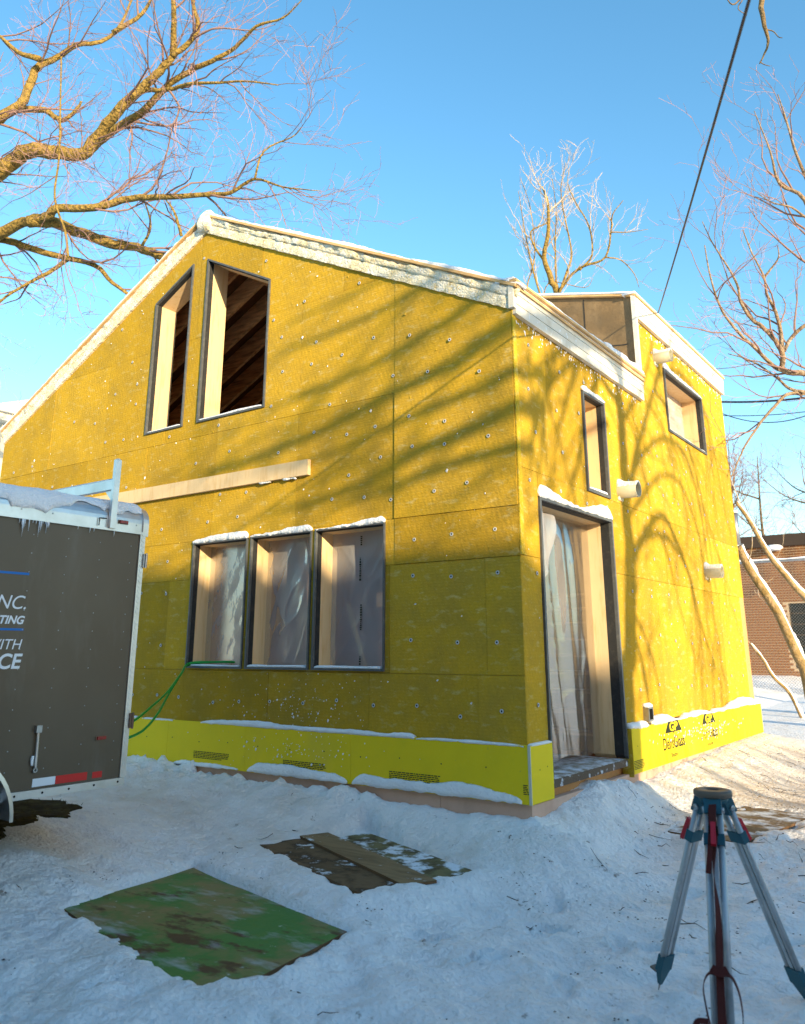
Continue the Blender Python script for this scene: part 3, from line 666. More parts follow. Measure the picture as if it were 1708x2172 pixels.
# snow and foam smeared on the wool below the fascia
mb = MB(); rr = random.Random(5)
for i in range(150):
    y = rr.uniform(.05, 3.1); z = EZ-.05-abs(rr.gauss(0, .07))*(1.6 if 1.6 < y < 2.4 else .6); blob(mb, (.001, y, z), rr.uniform(.005, .016), .35, 0, rr)
for i in range(120):
    y = rr.uniform(3.2, 6.9); z = 5.17-abs(rr.gauss(0, .05)); blob(mb, (.001, y, z), rr.uniform(.006, .018), .35, 0, rr)
mb.build('foam_smear', M['snow'], house, kind='stuff')

# ledger board nailed across the front
MB().box((-5.9, -.045, 2.985), (-2.278, -.004, 3.141)).build('ledger_board', M['pine'], house)
for s0, s1 in ((-2.95, -2.80), (-2.62, -2.45)): rough_bar(MB(), (s0, -.01, 2.97), (s1, -.01, 2.97), (0,0,1), (0,-1,0), snowprof(.03, .03), .02, 14, .01, s0, taper=.05).build('ledger_snow', M['snow'], house, True)

# ---- yellow skirt
def skirt(to3, u0, u1, z0, z1, d):
    MB().prism(rect(u0+.0015, u1-.0015, z0, z1), to3, d-.016, d).build('sheathing_board', M['yellow'], house)
fj = [.014, -1.688, -2.977, -4.117, -5.34, -6.56, -8.2]
for a, b in zip(fj, fj[1:]): skirt(FRONT, b, a, .222, .632, .030)
skirt(RIGHT, -.028, .352, .222, .628, .030)
MB().box((.012, -.034, .22), (.034, -.026, .634)).build('corner_core_edge', M['gyp'], house)
for a, b in zip([1.972, 2.62, 5.05, 7.0], [2.62, 5.05, 7.0]): skirt(RIGHT, a, b, .215, .612, .060)
MB().box((-.05, 1.966, .19), (.058, 1.971, .612)).build('skirt_end', M['wool_edge'], house)
MB().box((-8.2, -.027, .612), (.0, -.0, .624)).build('ledge', M['gyp'], house)
MB().box((.0, 1.98, .59), (.056, 6.98, .606)).build('ledge', M['gyp'], house)
# snow on the skirt's ledge
for s0, s1, h, sd in ((-8.1, -4.62, .030, 1), (-4.55, -4.05, .012, 2), (-3.62, -1.02, .036, 3), (-1.0, -.02, .014, 4)):
    rough_bar(MB(), (s0, .0, .625), (s1, .0, .625), (0,0,1), (0,-1,0), snowprof(.036, h), .012, 13, .02, sd*3.7, taper=.08, var=.85).build('ledge_snow', M['snow'], house, True)
rough_bar(MB(), (.0, .0, .629), (.0, .34, .629), (0,0,1), (1,0,0), snowprof(.034, .012), .006, 10, .02, 71., taper=.03).build('ledge_snow', M['snow'], house, True)
rough_bar(MB(), (.0, 1.985, .608), (.0, 2.44, .608), (0,0,1), (1,0,0), snowprof(.062, .05), .02, 8, .02, 72., taper=.05, var=.5).build('ledge_snow', M['snow'], house, True)
rough_bar(MB(), (.0, 2.6, .608), (.0, 7.0, .608), (0,0,1), (1,0,0), snowprof(.066, .075), .018, 6, .03, 73., taper=.08, var=.85).build('ledge_snow', M['snow'], house, True)
# frost clinging along the lower edge of the front skirt
mb = MB()
for s0, s1, h in ((-4.0, -3.06, .05), (-2.93, -1.72, .075), (-1.66, -.05, .085)):
    rough_bar(mb, (s0, -.030, .224), (s1, -.030, .224), (0,0,1), (0,-1,0), [(0, 0), (.012, 0), (.016, h*.3), (.008, h*.8), (0, h)], .014, 16, .015, s0*2, taper=.15, var=.5)
mb.build('skirt_frost', M['snow'], house, True)
# foundation foam
pj_ = [-.005, -.79, -2.0, -3.25, -4.5, -6, -8.2]
for a, b in zip(pj_, pj_[1:]): MB().box((b+.002, .0, -.35), (a-.002, .05, .2215)).build('foundation_board', M['pink'], house)
for a, b in zip([-.0, 1.2, 2.4, 4.8], [1.2, 2.4, 4.8, 6.93]): MB().box((-.045, a+.002, -.35), (.012, b-.002, .2135)).build('foundation_board', M['pink'], house)
# nail heads on the skirt
mb = MB()
for x in np.arange(-.35, -4.6, -.41): mb.lathe((x, -.0305, .455+.01*math.sin(x*9)), (0, -1, 0), [(0, .006), (.0012, .006), (.0014, .0)], 8)
for y, z in ((.12, .45), (.25, .46), (2.1, .45), (2.35, .46)): mb.lathe((.031 if y < 1 else .0605, y, z), (1, 0, 0), [(0, .005), (.0012, .005), (.0014, .0)], 8)
mb.build('nail_head', M['ink'], house, kind='stuff')
# fine print rows (illegible at this size) as rows of ink strokes
mb = MB(); rr = random.Random(21)
def fineprint(to3, u0, u1, z0, z1, rows, d, flip=1):
    for r in range(rows):
        z = z1-(z1-z0)*(r+.5)/rows; u = u0; hh = (z1-z0)/rows*.27
        while u < u1:
            w = rr.uniform(.012, .04)
            if u+w > u1 or (r == rows-1 and u > u0+(u1-u0)*.75): break
            mb.add([to3(a, b, d) for a, b in ((u, z-hh), (u+w, z-hh), (u+w, z+hh), (u, z+hh))], [(0, 1, 2, 3)]); u += w+.006
for a, b in ((-3.70, -3.19), (-2.48, -1.965), (-1.275, -.77)): fineprint(FRONT, a, b, .292, .362, 5, .0312)
fineprint(FRONT, -.036, .012, .288, .36, 6, .0312); fineprint(RIGHT, 1.98, 2.27, .25, .33, 6, .0612)
mb.build('fine_print', M['ink'], house, kind='stuff')
# printed lettering
def text(body, size, org, ux, uz, m, parent, name='lettering', shear=0, bold=0, align='LEFT', sx=1):
    c = bpy.data.curves.new('t', 'FONT'); c.body = body; c.size = size; c.shear = shear; c.offset = bold; c.align_x = align
    o = bpy.data.objects.new('t', c); COL.objects.link(o); bpy.context.view_layer.update()
    me = bpy.data.meshes.new_from_object(o.evaluated_get(bpy.context.evaluated_depsgraph_get())); bpy.data.objects.remove(o)
    org, ux, uz = [np.array(q, float) for q in (org, ux, uz)]; o0 = ORG[parent.name]
    for v in me.vertices:
        p = org+ux*v.co.x*sx+uz*v.co.y-o0; v.co = p
    me.name = name; me.materials.clear(); me.materials.append(m)
    ob = bpy.data.objects.new(name, me); COL.objects.link(ob); ob.parent = parent; return ob
for k, y0 in enumerate((2.80, 4.07)):
    text('Dens', .165, (.0612, y0, .345), (0, 1, 0), (0, 0, 1), M['ink'], house)
    text('Glass', .165, (.0612, y0+.345, .345), (0, 1, 0), (0, 0, 1), M['ink'], house, bold=.004)
    text('Sheathing', .06, (.0612, y0+.235, .262), (0, 1, 0), (0, 0, 1), M['ink'], house)
    cy = y0+.365; lg = MB()
    T = [(cy-.27, .500), (cy+.27, .500), (cy, .76)]
    T = clip(T, 0, 1, .609)
    lg.add([(.0612, a, b) for a, b in T], [tuple(range(len(T)))]); lo = lg.build('logo_triangle', M['ink'], house)
    text('GP', .118, (.0624, cy-.002, .515), (0, 1, 0), (0, 0, 1), M['yellow'], house, bold=.004, align='CENTER', sx=1.75)
    MB().add([(.0612, cy-.02, .4995), (.0612, cy+.02, .4995), (.0612, cy, .475)], [(0, 1, 2)]).build('logo_tip', M['ink'], house)

# ---- pipes and box on the right wall
def pipe(y, z, ln=.21, r=.078, seed=0, down=0.0):
    ax = (1, -.05, -.02)
    p = MB().lathe((-.02, y, z), ax, [(0, r), (ln+.02, r), (ln+.02, r-.011), (.03, r-.011)], 28).build('vent_pipe', M['pvc'], house, True)
    MB().lathe((.02, y, z), ax, [(0, r-.012), (.0005, 0.)], 28).build('pipe_bore', M['dark'], p)
    mb = MB(); vs = []; fs = []; na, nl = 12, 16; axn = np.array(ax)/np.linalg.norm(ax)
    for i in range(nl+1):
        s_ = .0+(ln+.005)*i/nl
        for lay in (0, 1):
            for a in range(na+1):
                th = rad(-62+124*a/na); nz = float(fbm(np.array([s_*12+seed]), th*1.5, seed)[0])
                t = .014*(1-abs(a/na*2-1)**2.5)*(1+nz*.8)+ (.035*math.exp(-(s_/.045)**2))*(1-abs(a/na*2-1)**2)
                rr_ = r+.001+(max(t, 0) if lay else 0)
                vs.append(np.array((-.02, y, z))+axn*(s_+.02)+np.array((0, math.sin(th), 0))*rr_+np.array((0, 0, math.cos(th)))*rr_)
    m2 = 2*(na+1)
    for i in range(nl):
        for a in range(na): fs.append((i*m2+na+1+a, (i+1)*m2+na+1+a, (i+1)*m2+na+2+a, i*m2+na+2+a))
        for a in (0, na): fs.append((i*m2+a, (i+1)*m2+a, (i+1)*m2+na+1+a, i*m2+na+1+a))
    for i in (0, nl):
        for a in range(na): fs.append((i*m2+a, i*m2+a+1, i*m2+na+2+a, i*m2+na+1+a))
    mb.add(vs, fs).build('pipe_snow', M['snow'], p, True)
    g = MB(); rough_bar(g, (-.003, y-r*.7, z-r*.95), (-.003, y+r*.7, z-r*.95), (0,0,1), (1,0,0), [(0, -.03), (.02, -.02), (.022, .015), (0, .02)], .02, 14, .012, seed+2, taper=.03)
    g.build('sealant', M['foam'], p, True); return p
pipe(2.26, 2.92, seed=1); pipe(5.13, 2.30, seed=5); p3 = pipe(3.82, 4.86, seed=9)
MB().box((.09, 3.742, 4.845), (.15, 3.746, 4.88)).build('pipe_tag', M['pine'], p3)
bx = MB().box((.0, 2.47, .645), (.06, 2.60, .775)).build('electrical_box', M['galv'], house)
rough_bar(MB(), (.0, 2.47, .776), (.0, 2.60, .776), (0,0,1), (1,0,0), snowprof(.06, .035), .01, 9, .015, 77., taper=.03).build('box_snow', M['snow'], bx, True)
MB().box((.0602, 2.49, .66), (.062, 2.58, .76)).build('cover_plate', M['dark'], bx)

# ------------------------------------------------------------------ trailer
TX, TYR = -2.2, -1.955
tr = thing('cargo_trailer', 'dark enclosed cargo trailer with white lettering and snow on its roof', 'trailer', (TX-.95, TYR-1.8, 0))
TL, TW = 3.7, 1.95
M['tbody'] = mat('dark trailer skin', (.108, .077, .048), .36, .4, bump=(3, .05, .02), noise=[(2, (.122, .09, .058), .4, .7), (5, (.15, .12, .09), .56, .8, (1, 1, .25)), (16, (.12, .10, .08), .68, .9)])  # brown base carries the warm reflection of the sunlit surroundings
M['white_ink'] = mat('white vinyl', (.78, .80, .84), .5, .3); M['blue_ink'] = mat('blue vinyl', (.01, .16, .52), .5, .3)
M['red_lens'] = mat('red lens', (.30, .012, .010), .25, .5); M['red_tape'] = mat('red tape', (.62, .022, .018), .4, .4); M['rust'] = mat('rusty steel', (.20, .12, .08), .8, .2)
zb, zt = .455, 2.175
body = MB().box((TX-TW, TYR-TL, zb), (TX, TYR-.035, zt)).build('body', M['tbody'], tr)
# door edge post with tread plate
MB().box((TX-.05, TYR-.0345, zb), (TX+.012, TYR+.012, zt)).build('corner_post', M['alu'], tr)
tp = MB(); k = 0; z = zb+.03
while z < zt-.02:
    s_ = 1 if k % 2 else -1
    tp.bar((TX+.0125, TYR-.022, z-.008*s_), (TX+.0125, TYR+.002, z+.008*s_), .006, .005, (1, 0, 0)); z += .019; k += 1
tp.build('tread_pattern', M['alu'], tr, kind='stuff')
MB().box((TX-TW+.04, TYR-.034, zb+.02), (TX-.052, TYR+.008, zt)).build('rear_door', M['tbody'], tr)
# rounded top trim: profile swept along y
def sweep(prof, y0, y1, m, name, par, sm_=False, n=2):
    mb = MB(); vs = []; fs = []; L = len(prof)
    for i in range(n):
        y = y0+(y1-y0)*i/(n-1); vs += [(a, y, b) for a, b in prof]
    for i in range(n-1): fs += [(i*L+j, i*L+(j+1) % L, (i+1)*L+(j+1) % L, (i+1)*L+j) for j in range(L)]
    fs += [tuple(range(L-1, -1, -1)), tuple((n-1)*L+j for j in range(L))]
    return mb.add(vs, fs).build(name, m, par, sm_)
arc = [(TX+.006-.13*(1-math.cos(t)), zt+.075+.13*math.sin(t)) for t in np.linspace(0, math.pi/2, 8)]
sweep([(TX-.4, zt+.004), (TX+.006, zt+.004)]+arc+[(TX-.4, zt+.207)], TYR-TL, TYR+.0, M['alu'], 'top_cove', tr)
sweep([(TX+.004, zt-.006), (TX+.018, zt-.006), (TX+.018, zt+.012), (TX+.004, zt+.012)], TYR-TL, TYR+.004, M['alu'], 'cove_lip', tr)
sweep([(a+.004 if i < 9 else a, b+.003) for i, (a, b) in enumerate([(TX-.4, zt-.02), (TX+.012, zt-.02)]+[(p[0]+.008, p[1]+.006) for p in arc]+[(TX-.4, zt+.216)])], TYR-.02, TYR+.03, M['alu'], 'end_cap', tr)
MB().box((TX-TW, TYR-TL, zt+.002), (TX-.402, TYR, zt+.205)).build('roof', M['alu'], tr)
# snow on the roof with an uneven lip sliding over the cove
mb = MB(); vs = []; fs = []; nl = 120; pr = 16
for i in range(nl+1):
    y = TYR-TL+(TL+.015)*i/nl
    lip = .62+1.1*float(fbm(np.array([y*4.1]), 2.2, .4)[0]); lip = max(.2, min(1.25, lip + (.35 if -3.05 < y < -2.75 else 0) - (.25 if y > TYR-.35 else 0)))
    th = .036*(1+.5*float(fbm(np.array([y*2]), 7., 1.)[0]))
    e = min(1, (TYR+.02-y)/.05+.15)
    for j in range(pr+1):
        s_ = j/pr
        if s_ < .35: base = np.array((TX-TW+.05+(TW-.05-.13)*s_/.35, zt+.208)); nrm = np.array((0, 1.))
        else:
            a = (s_-.35)/.65*(math.pi/2)*1.15*lip; a = min(a, math.pi/2+.0); ex = max(0, (s_-.35)/.65*1.15*lip-1)*.07
            base = np.array((TX+.008-.13+.13*math.sin(a), zt+.077+.13*math.cos(a)-ex)); nrm = np.array((math.sin(a), math.cos(a)))
        t_ = th*e*(1-.75*max(0, (s_-.35)/.65)) * (1 if j < pr else .05) + .008*float(fbm(np.array([y*14]), s_*9, 5.)[0])*(j < pr)
        p = base+nrm*max(t_, .001); vs.append((p[0], y, p[1]))
    if i: fs += [((i-1)*(pr+1)+j, (i-1)*(pr+1)+j+1, i*(pr+1)+j+1, i*(pr+1)+j) for j in range(pr)]
k0 = len(vs); vs += [(TX-TW+.05, TYR+.01, zt+.206)]
fs.append(tuple(nl*(pr+1)+j for j in range(pr+1)) + (k0,))
mb.add(vs, fs).build('roof_snow', M['snow'], tr, True)
# icicles
rr = random.Random(4)
for i in range(26):
    y = rr.choice((rr.uniform(-3.0, -2.75), rr.uniform(-2.82, -2.7), rr.uniform(-2.75, -2.2)))
    ln = rr.uniform(.015, .05)*(2.6 if y < -2.7 and rr.random() < .4 else 1.2)
    MB().tube([(TX+.014, y, zt+.002), (TX+.014, y+.001, zt-ln*.5), (TX+.014, y, zt-ln)], [.0035, .0025, .0006], 6).build('icicle', M['ice'] if 'ice' in M else M.setdefault('ice', mat('ice', (.75, .80, .86), .15, .6)), tr, True)
# lower rail, bolts, rivets
MB().box((TX-.04, TYR-TL, zb-.052), (TX+.014, TYR-.0, zb-.002)).build('side_rail', M['alu'], tr)
MB().box((TX-TW, TYR-TL, zb-.05), (TX-.042, TYR-.01, zb-.004)).build('floor_frame', M['rust'], tr)
mb = MB()
for y in np.arange(TYR-.05, TYR-TL, -.19): mb.lathe((TX+.0141, y, zb-.026), (1, 0, 0), [(0, .008), (.004, .006), (.005, 0)], 8)
mb.build('rail_bolt', M['dark'], tr, kind='stuff')
mb = MB()
for y in (-2.06, -2.32, -2.58, -2.84, -3.1): 
    for z in np.arange(zb+.12, zt-.02, .125): mb.lathe((TX+.0005, y+rr.uniform(-.003, .003), z), (1, 0, 0), [(0, .0045), (.0025, .0035), (.003, 0)], 6)
mb.build('rivet', M['galv'], tr, kind='stuff')
for y in (-2.72, -2.03, -2.13, -2.35, -2.95):
    MB().lathe((TX+.0065, y, zt+.06), (1, 0, 0), [(0, .006), (.003, .005), (.004, 0)], 8).build('cove_screw', M['galv'], tr)
# hinges, lamps, tape, prop rod
for z in (1.975, .83):
    MB().box((TX+.0125, TYR-.0, z-.05), (TX+.026, TYR+.035, z+.05)).build('hinge', M['rust'] if z < 1 else M['galv'], tr)
    MB().tube([(TX+.03, TYR+.02, z-.055), (TX+.03, TYR+.02, z+.055)], .008, 8).build('hinge_pin', M['rust'] if z < 1 else M['galv'], tr)
for y, z, o_ in ((-2.152, zt+.068, .008), (-2.168, .73, .001)):
    lp = MB().box((TX+o_, y-.042, z-.014), (TX+o_+.006, y+.042, z+.014)).build('lamp_base', M['rust'], tr)
    MB().box((TX+o_+.0062, y-.034, z-.010), (TX+o_+.018, y+.034, z+.010)).build('lamp_lens', M['red_lens'], lp)
MB().box((TX+.0008, -2.645, .468), (TX+.0018, -2.484, .518)).build('white_tape', M['white_ink'], tr)
MB().box((TX+.0008, -2.483, .468), (TX+.0018, -2.247, .518)).build('red_tape', M['red_tape'], tr)
MB().box((TX+.0008, -2.207, .472), (TX+.0018, -2.131, .512)).build('red_tape', M['red_tape'], tr)
rod = MB().tube([(TX+.018, -2.652, .82), (TX+.02, -2.646, .585)], .009, 8).build('prop_rod', M['alu'], tr)
MB().box((TX+.001, -2.672, .80), (TX+.03, -2.634, .845)).build('rod_bracket', M['galv'], rod)
MB().lathe((TX+.01, -2.645, .572), (1, 0, 0), [(0, .016), (.012, .016), (.012, .007), (0, .007)], 14).build('rod_eye', M['galv'], rod)
rough_bar(MB(), (TX+.008, -2.668, .60), (TX+.008, -2.668, .66), (0,-1,0), (1,0,0), snowprof(.012, .012), .004, 20, .01, 3., taper=.03).build('rod_snow', M['snow'], rod, True)
# lettering
ey, ez = (0, 1, 0), (0, 0, 1)
def rtext(b, size, yend, z, m, **k): return text(b, size, (TX+.0012, yend, z), ey, ez, m, tr, align='RIGHT', **k)
rtext('INC.', .125, -2.828, 1.581, M['white_ink'], shear=.25); rtext('TING', .072, -2.838, 1.486, M['white_ink'], shear=.25, bold=.0022)
rtext('WITH', .092, -2.834, 1.325, M['white_ink'], shear=.2); rtext('CE', .13, -2.826, 1.206, M['white_ink'], shear=.15, bold=.003)
MB().box((TX+.0008, -3.9, 1.803), (TX+.0016, -2.837, 1.818)).build('blue_stripe', M['blue_ink'], tr)
MB().box((TX+.0008, -3.9, 1.443), (TX+.0016, -2.830, 1.457)).build('blue_stripe', M['blue_ink'], tr)
# ladder rack on the roof: posts and cross bars
for y in (-2.255, -4.6):
    for x in (TX+.022, TX-TW-.02): MB().box((x-.014, y-.024, zt+.01), (x+.014, y+.024, 2.70)).build('rack_post', M['alu'], tr)
    MB().box((TX-TW, y-.022, 2.475), (TX+.006, y+.022, 2.55)).build('rack_crossbar', M['alu'], tr)
    MB().add([(TX+.005, y-.003, 2.474), (TX-.10, y-.003, 2.474), (TX+.005, y-.003, 2.375), (TX+.005, y+.003, 2.474), (TX-.10, y+.003, 2.474), (TX+.005, y+.003, 2.375)], [(0,1,2),(3,5,4),(0,3,4,1),(1,4,5,2),(2,5,3,0)]).build('rack_gusset', M['alu'], tr)
    rough_bar(MB(), (TX-TW, y, 2.551), (TX+.005, y, 2.551), (0,0,1), (0,-1,0), [(-.02, 0), (.02, 0), (.018, .008), (0, .012), (-.018, .008)], .003, 6, .05, y).build('rack_snow', M['snow'], tr, True)
    MB().lathe((TX+.022, y, 2.70), (0, 0, 1), [(0, .02), (.006, .018), (.012, .0)], 10).build('post_snow', M['snow'], tr, True)
MB().tube([(TX+.018, -2.36, zt+.02), (TX+.018, -2.36, zt+.075), (TX+.018, -2.30, zt+.078)], .004, 6).build('rack_hook', M['dark'], tr)
# wheels and fender
for yc in (-3.30, -4.15):
    for xs in (TX+.02, TX-TW-.02):
        sgn = 1 if xs > TX-.5 else -1
        wh = MB().lathe((xs-sgn*.20, yc, .365), (sgn, 0, 0), [(0, .21), (0, .30), (.02, .325), (.16, .325), (.18, .30), (.18, .21)], 32).build('tyre', mat('tyre rubber', (.02, .02, .02), .8, .2), tr, True)
        MB().lathe((xs-sgn*.14, yc, .365), (sgn, 0, 0), [(0, .205), (.05, .205), (.06, .12), (.1, .06), (.1, 0)], 24).build('rim', M['galv'], wh, True)
mb = MB(); vs = []; fs = []
for i in range(25):
    a = math.pi*i/24
    for x, r_ in ((TX-.01, .40), (TX+.16, .40), (TX+.165, .375)): vs.append((x, -3.26+.42*math.cos(a)*r_/.4, .31+.42*math.sin(a)*r_/.4))
    if i: fs += [((i-1)*3, (i-1)*3+1, i*3+1, i*3), ((i-1)*3+1, (i-1)*3+2, i*3+2, i*3+1)]
mb.add(vs, fs).build('fender', M['alu'], tr)

# hose from the window sill down into the back of the trailer
h1 = onp(580*.41*.8896+249, 1412, 1, .12)
def spline(pts, n=10):
    pts = [np.array(p, float) for p in pts]; P = [2*pts[0]-pts[1]]+pts+[2*pts[-1]-pts[-2]]; out = []
    for i in range(1, len(P)-2):
        for k in range(n):
            t = k/n; a, b, c, d = P[i-1:i+3]
            out.append(.5*((2*b)+(c-a)*t+(2*a-5*b+4*c-d)*t*t+(3*b-a-3*c+d)*t**3))
    return out+[pts[-1]]
hs1 = spline([(-3.3, .36, 1.20), (-3.62, .10, 1.205), (-3.86, -.03, 1.19), at(385, 1428, 8.0), at(355, 1468, 7.6), at(320, 1500, 7.1), at(278, 1532, 6.7), (-2.62, TYR+.03, .70)])
hs2 = spline([(-3.3, .39, 1.20), (-3.60, .13, 1.205), (-3.87, -.025, 1.175), at(383, 1432, 8.0), at(358, 1472, 7.6), at(335, 1513, 7.1), at(305, 1548, 6.8), at(268, 1567, 6.5), (-2.6, TYR+.03, .60)])
mb = MB(); mb.tube(hs1, .011, 8); mb.tube(hs2, .011, 8)
setp(mb.build('air_hose', M['green_hose'], None, True), 'doubled green hose running from window sill down to the trailer', 'hose')

# ------------------------------------------------------------------ sheets lying in the snow
M['green_ply'] = mat('green coated plywood', (.062, .20, .045), .6, .35, bump=(14, .4, .01), noise=[(2.1, (.23, .19, .075), .46, .60), (3.0, (.075, .045, .024), .55, .63, (1, 2.0, 1)), (2.0, (.46, .48, .48), .55, .74, (1, 2.6, 1)), (13, (.70, .73, .78), .66, .74)])
M['ply_edge'] = mat('plywood edge', (.16, .09, .045), .9, .1)
def sheet(c, u, n, hl, hw, z, th, m, warp=.01):
    mb = MB(); N1, N2 = 24, 16; vs = []
    for lay in (0, 1):
        for i in range(N1+1):
            for j in range(N2+1):
                p = c+u*hl*(2*i/N1-1)+n*hw*(2*j/N2-1)
                vs.append((p[0], p[1], z+(th if lay else 0)+warp*float(fbm(np.array([p[0]*1.3]), p[1]*1.3, 2.)[0])))
    k = (N1+1)*(N2+1); fs = []; 
    for i in range(N1):
        for j in range(N2):
            q = (i*(N2+1)+j, (i+1)*(N2+1)+j, (i+1)*(N2+1)+j+1, i*(N2+1)+j+1); fs += [tuple(a+k for a in q), q[::-1]]
    rim = [i*(N2+1) for i in range(N1+1)]+[N1*(N2+1)+j for j in range(1, N2+1)]+[i*(N2+1)+N2 for i in range(N1-1, -1, -1)]+[j for j in range(N2-1, 0, -1)]
    nf = len(fs); fs += [(a, b, b+k, a+k) for a, b in zip(rim, rim[1:]+rim[:1])]
    mb.add(vs, fs); mb.m = [0]*nf+[1]*(len(fs)-nf); return mb
setp(sheet(GBc, GBu, GBn, GBl/2, GBw/2, -.189, .019, 0, .02).build('plywood_sheet', [M['green_ply'], M['ply_edge']]), 'green painted plywood sheet half buried in the snow', 'plywood')
M['brown_ply'] = mat('muddy plywood', (.17, .105, .055), .85, .2, bump=(20, .6, .012), noise=[(6, (.065, .04, .022), .45, .6), (3, (.17, .12, .06), .55, .7), (6, (.70, .72, .76), .60, .66)])
M['brown_ply2'] = mat('worn board', (.28, .18, .09), .8, .2, bump=(20, .4, .008), noise=[(3, (.19, .12, .06), .45, .65, (1, 5, 1)), (9, (.72, .74, .78), .60, .68)])
M['olive_ply'] = mat('mossy board', (.20, .165, .075), .85, .2, bump=(20, .5, .01), noise=[(6, (.10, .07, .035), .45, .6), (5, (.74, .76, .80), .50, .58)])
setp(sheet(BRc-BRn*-.26, BRu, BRn, .78, .20, -.105, .022, 0).build('plywood_scrap', [M['brown_ply'], M['ply_edge']]), 'muddy dark brown plywood scrap beside the tan plank', 'plywood')
setp(sheet(BRc+BRn*.02+BRu*.02, (BRu+.05*BRn)/np.linalg.norm(BRu+.05*BRn), BRn-.05*BRu, .80, .12, -.083, .018, 0).build('loose_plank', [M['brown_ply2'], M['ply_edge']]), 'tan worn plank lying across the muddy plywood scraps', 'plank')
setp(sheet(BRc-BRn*.26+BRu*.1, BRu, BRn, .75, .18, -.105, .022, 0).build('plywood_scrap', [M['olive_ply'], M['ply_edge']]), 'mossy olive plywood scrap mostly covered with snow', 'plywood')
osz = GH(OSc[0]+1.2, OSc[1])-.05
M['osb'] = mat('strand board', (.24, .16, .085), .85, .2, bump=(30, .5, .008), noise=[(25, (.16, .10, .05), .45, .6), (4, (.80, .82, .86), .46, .60)])
setp(sheet(OSc, OSu, OSn, .31, .74, -.085, .018, 0).build('strand_board', [M['osb'], M['ply_edge']]), 'snow dusted strand board lying behind the tripod', 'board')

# ------------------------------------------------------------------ survey tripod
HD = np.array([1.82, -1.66, .69])
feet = [np.array((1.454, -1.556, -.2)), np.array((2.051, -1.287, -.2)), onp(1540, 2300, 2, -.2)]
for f_ in feet: f_[2] = GH(f_[0], f_[1])-.015
feet[0][2] = max(feet[0][2], -.22); 
tp_ = thing('survey_tripod', 'aluminium survey tripod with teal fittings and red clamps standing in the snow', 'tripod', (HD[0], HD[1], -.2))
M['teal'] = mat('teal plastic', (.012, .085, .115), .5, .4, bump=(60, .1, .002)); M['strap'] = mat('brown strap', (.085, .018, .014), .85, .2, bump=(90, .4, .003)); M['red_clip'] = mat('red plastic', (.50, .012, .025), .4, .4)
M['plate'] = mat('cast plate', (.14, .105, .075), .5, .4, bump=(40, .2, .003)); M['leg'] = mat('brushed aluminium', (.46, .47, .48), .45, .5, metal=.5, bump=(30, .15, .003), noise=[(9, (.34, .34, .34), .5, .7), (40, (.58, .58, .58), .6, .7)])
MB().lathe(HD+np.array((0, 0, -.03)), (0, 0, 1), [(0, .0), (0, .078), (.006, .086), (.026, .086), (.031, .080), (.031, .030), (.018, .030), (.018, 0)], 40).build('head_plate', M['plate'], tp_, True)
MB().lathe(HD+np.array((0, 0, -.055)), (0, 0, 1), [(0, .0), (0, .06), (.024, .07), (.024, 0)], 24).build('head_hub', M['teal'], tp_, True)
for i, ft in enumerate(feet):
    d2 = ft-HD; d2[2] = 0; d2 /= np.linalg.norm(d2); side = np.cross((0, 0, 1), d2)
    top = HD + d2*.062 + np.array((0, 0, -.06)); ax = ft-top; L = np.linalg.norm(ax); ax /= L; out = np.cross(side, ax); out = out if out@d2 > 0 else -out
    MB().bar(HD+d2*.05+np.array((0, 0, -.033)), top+ax*.045, .075, .05, out).build('leg_knuckle', M['teal'], tp_)
    for s_ in (-1, 1):
        k = MB().lathe(top+side*.036*s_+ax*.02, side*s_, [(0, .014), (.01, .014), (.012, .009), (.012, 0)], 12).build('hinge_bolt', M['galv'], tp_, True)
        MB().tube([top+side*.028*s_+ax*.03, ft-ax*.16+side*.028*s_], .0145, 14).build('leg_tube', M['leg'], tp_, True)
    MB().bar(top+ax*.12, ft-ax*.10, .022, .022, out).build('inner_leg', M['leg'], tp_)
    MB().bar(top+ax*.135, top+ax*.185, .088, .036, out).build('leg_clamp', M['teal'], tp_)
    MB().bar(top+ax*.10+out*.040, top+ax*.205+out*.052, .022, .018, out).build('clamp_lever', M['red_clip'], tp_)
    MB().bar(ft-ax*.165, ft-ax*.09, .084, .034, out).build('leg_shoe', M['teal'], tp_)
    vs = [ft-ax*.09+side*.036*a+out*.015*b for a, b in ((-1,-1),(1,-1),(1,1),(-1,1))]+[ft-ax*.02+side*.008*a+out*.008*b for a, b in ((-1,-1),(1,-1),(1,1),(-1,1))]
    MB().add(vs, [(0,1,2,3),(7,6,5,4),(0,4,5,1),(1,5,6,2),(2,6,7,3),(3,7,4,0)]).build('foot_point', M['teal'], tp_)
    MB().tube([ft-ax*.03, ft+ax*.02], [.007, .001], 8).build('foot_spike', M['galv'], tp_)
    MB().bar(ft-ax*.07+out*.01, ft-ax*.07+out*.055, .04, .008, ax).build('step_tab', M['plate'], tp_)
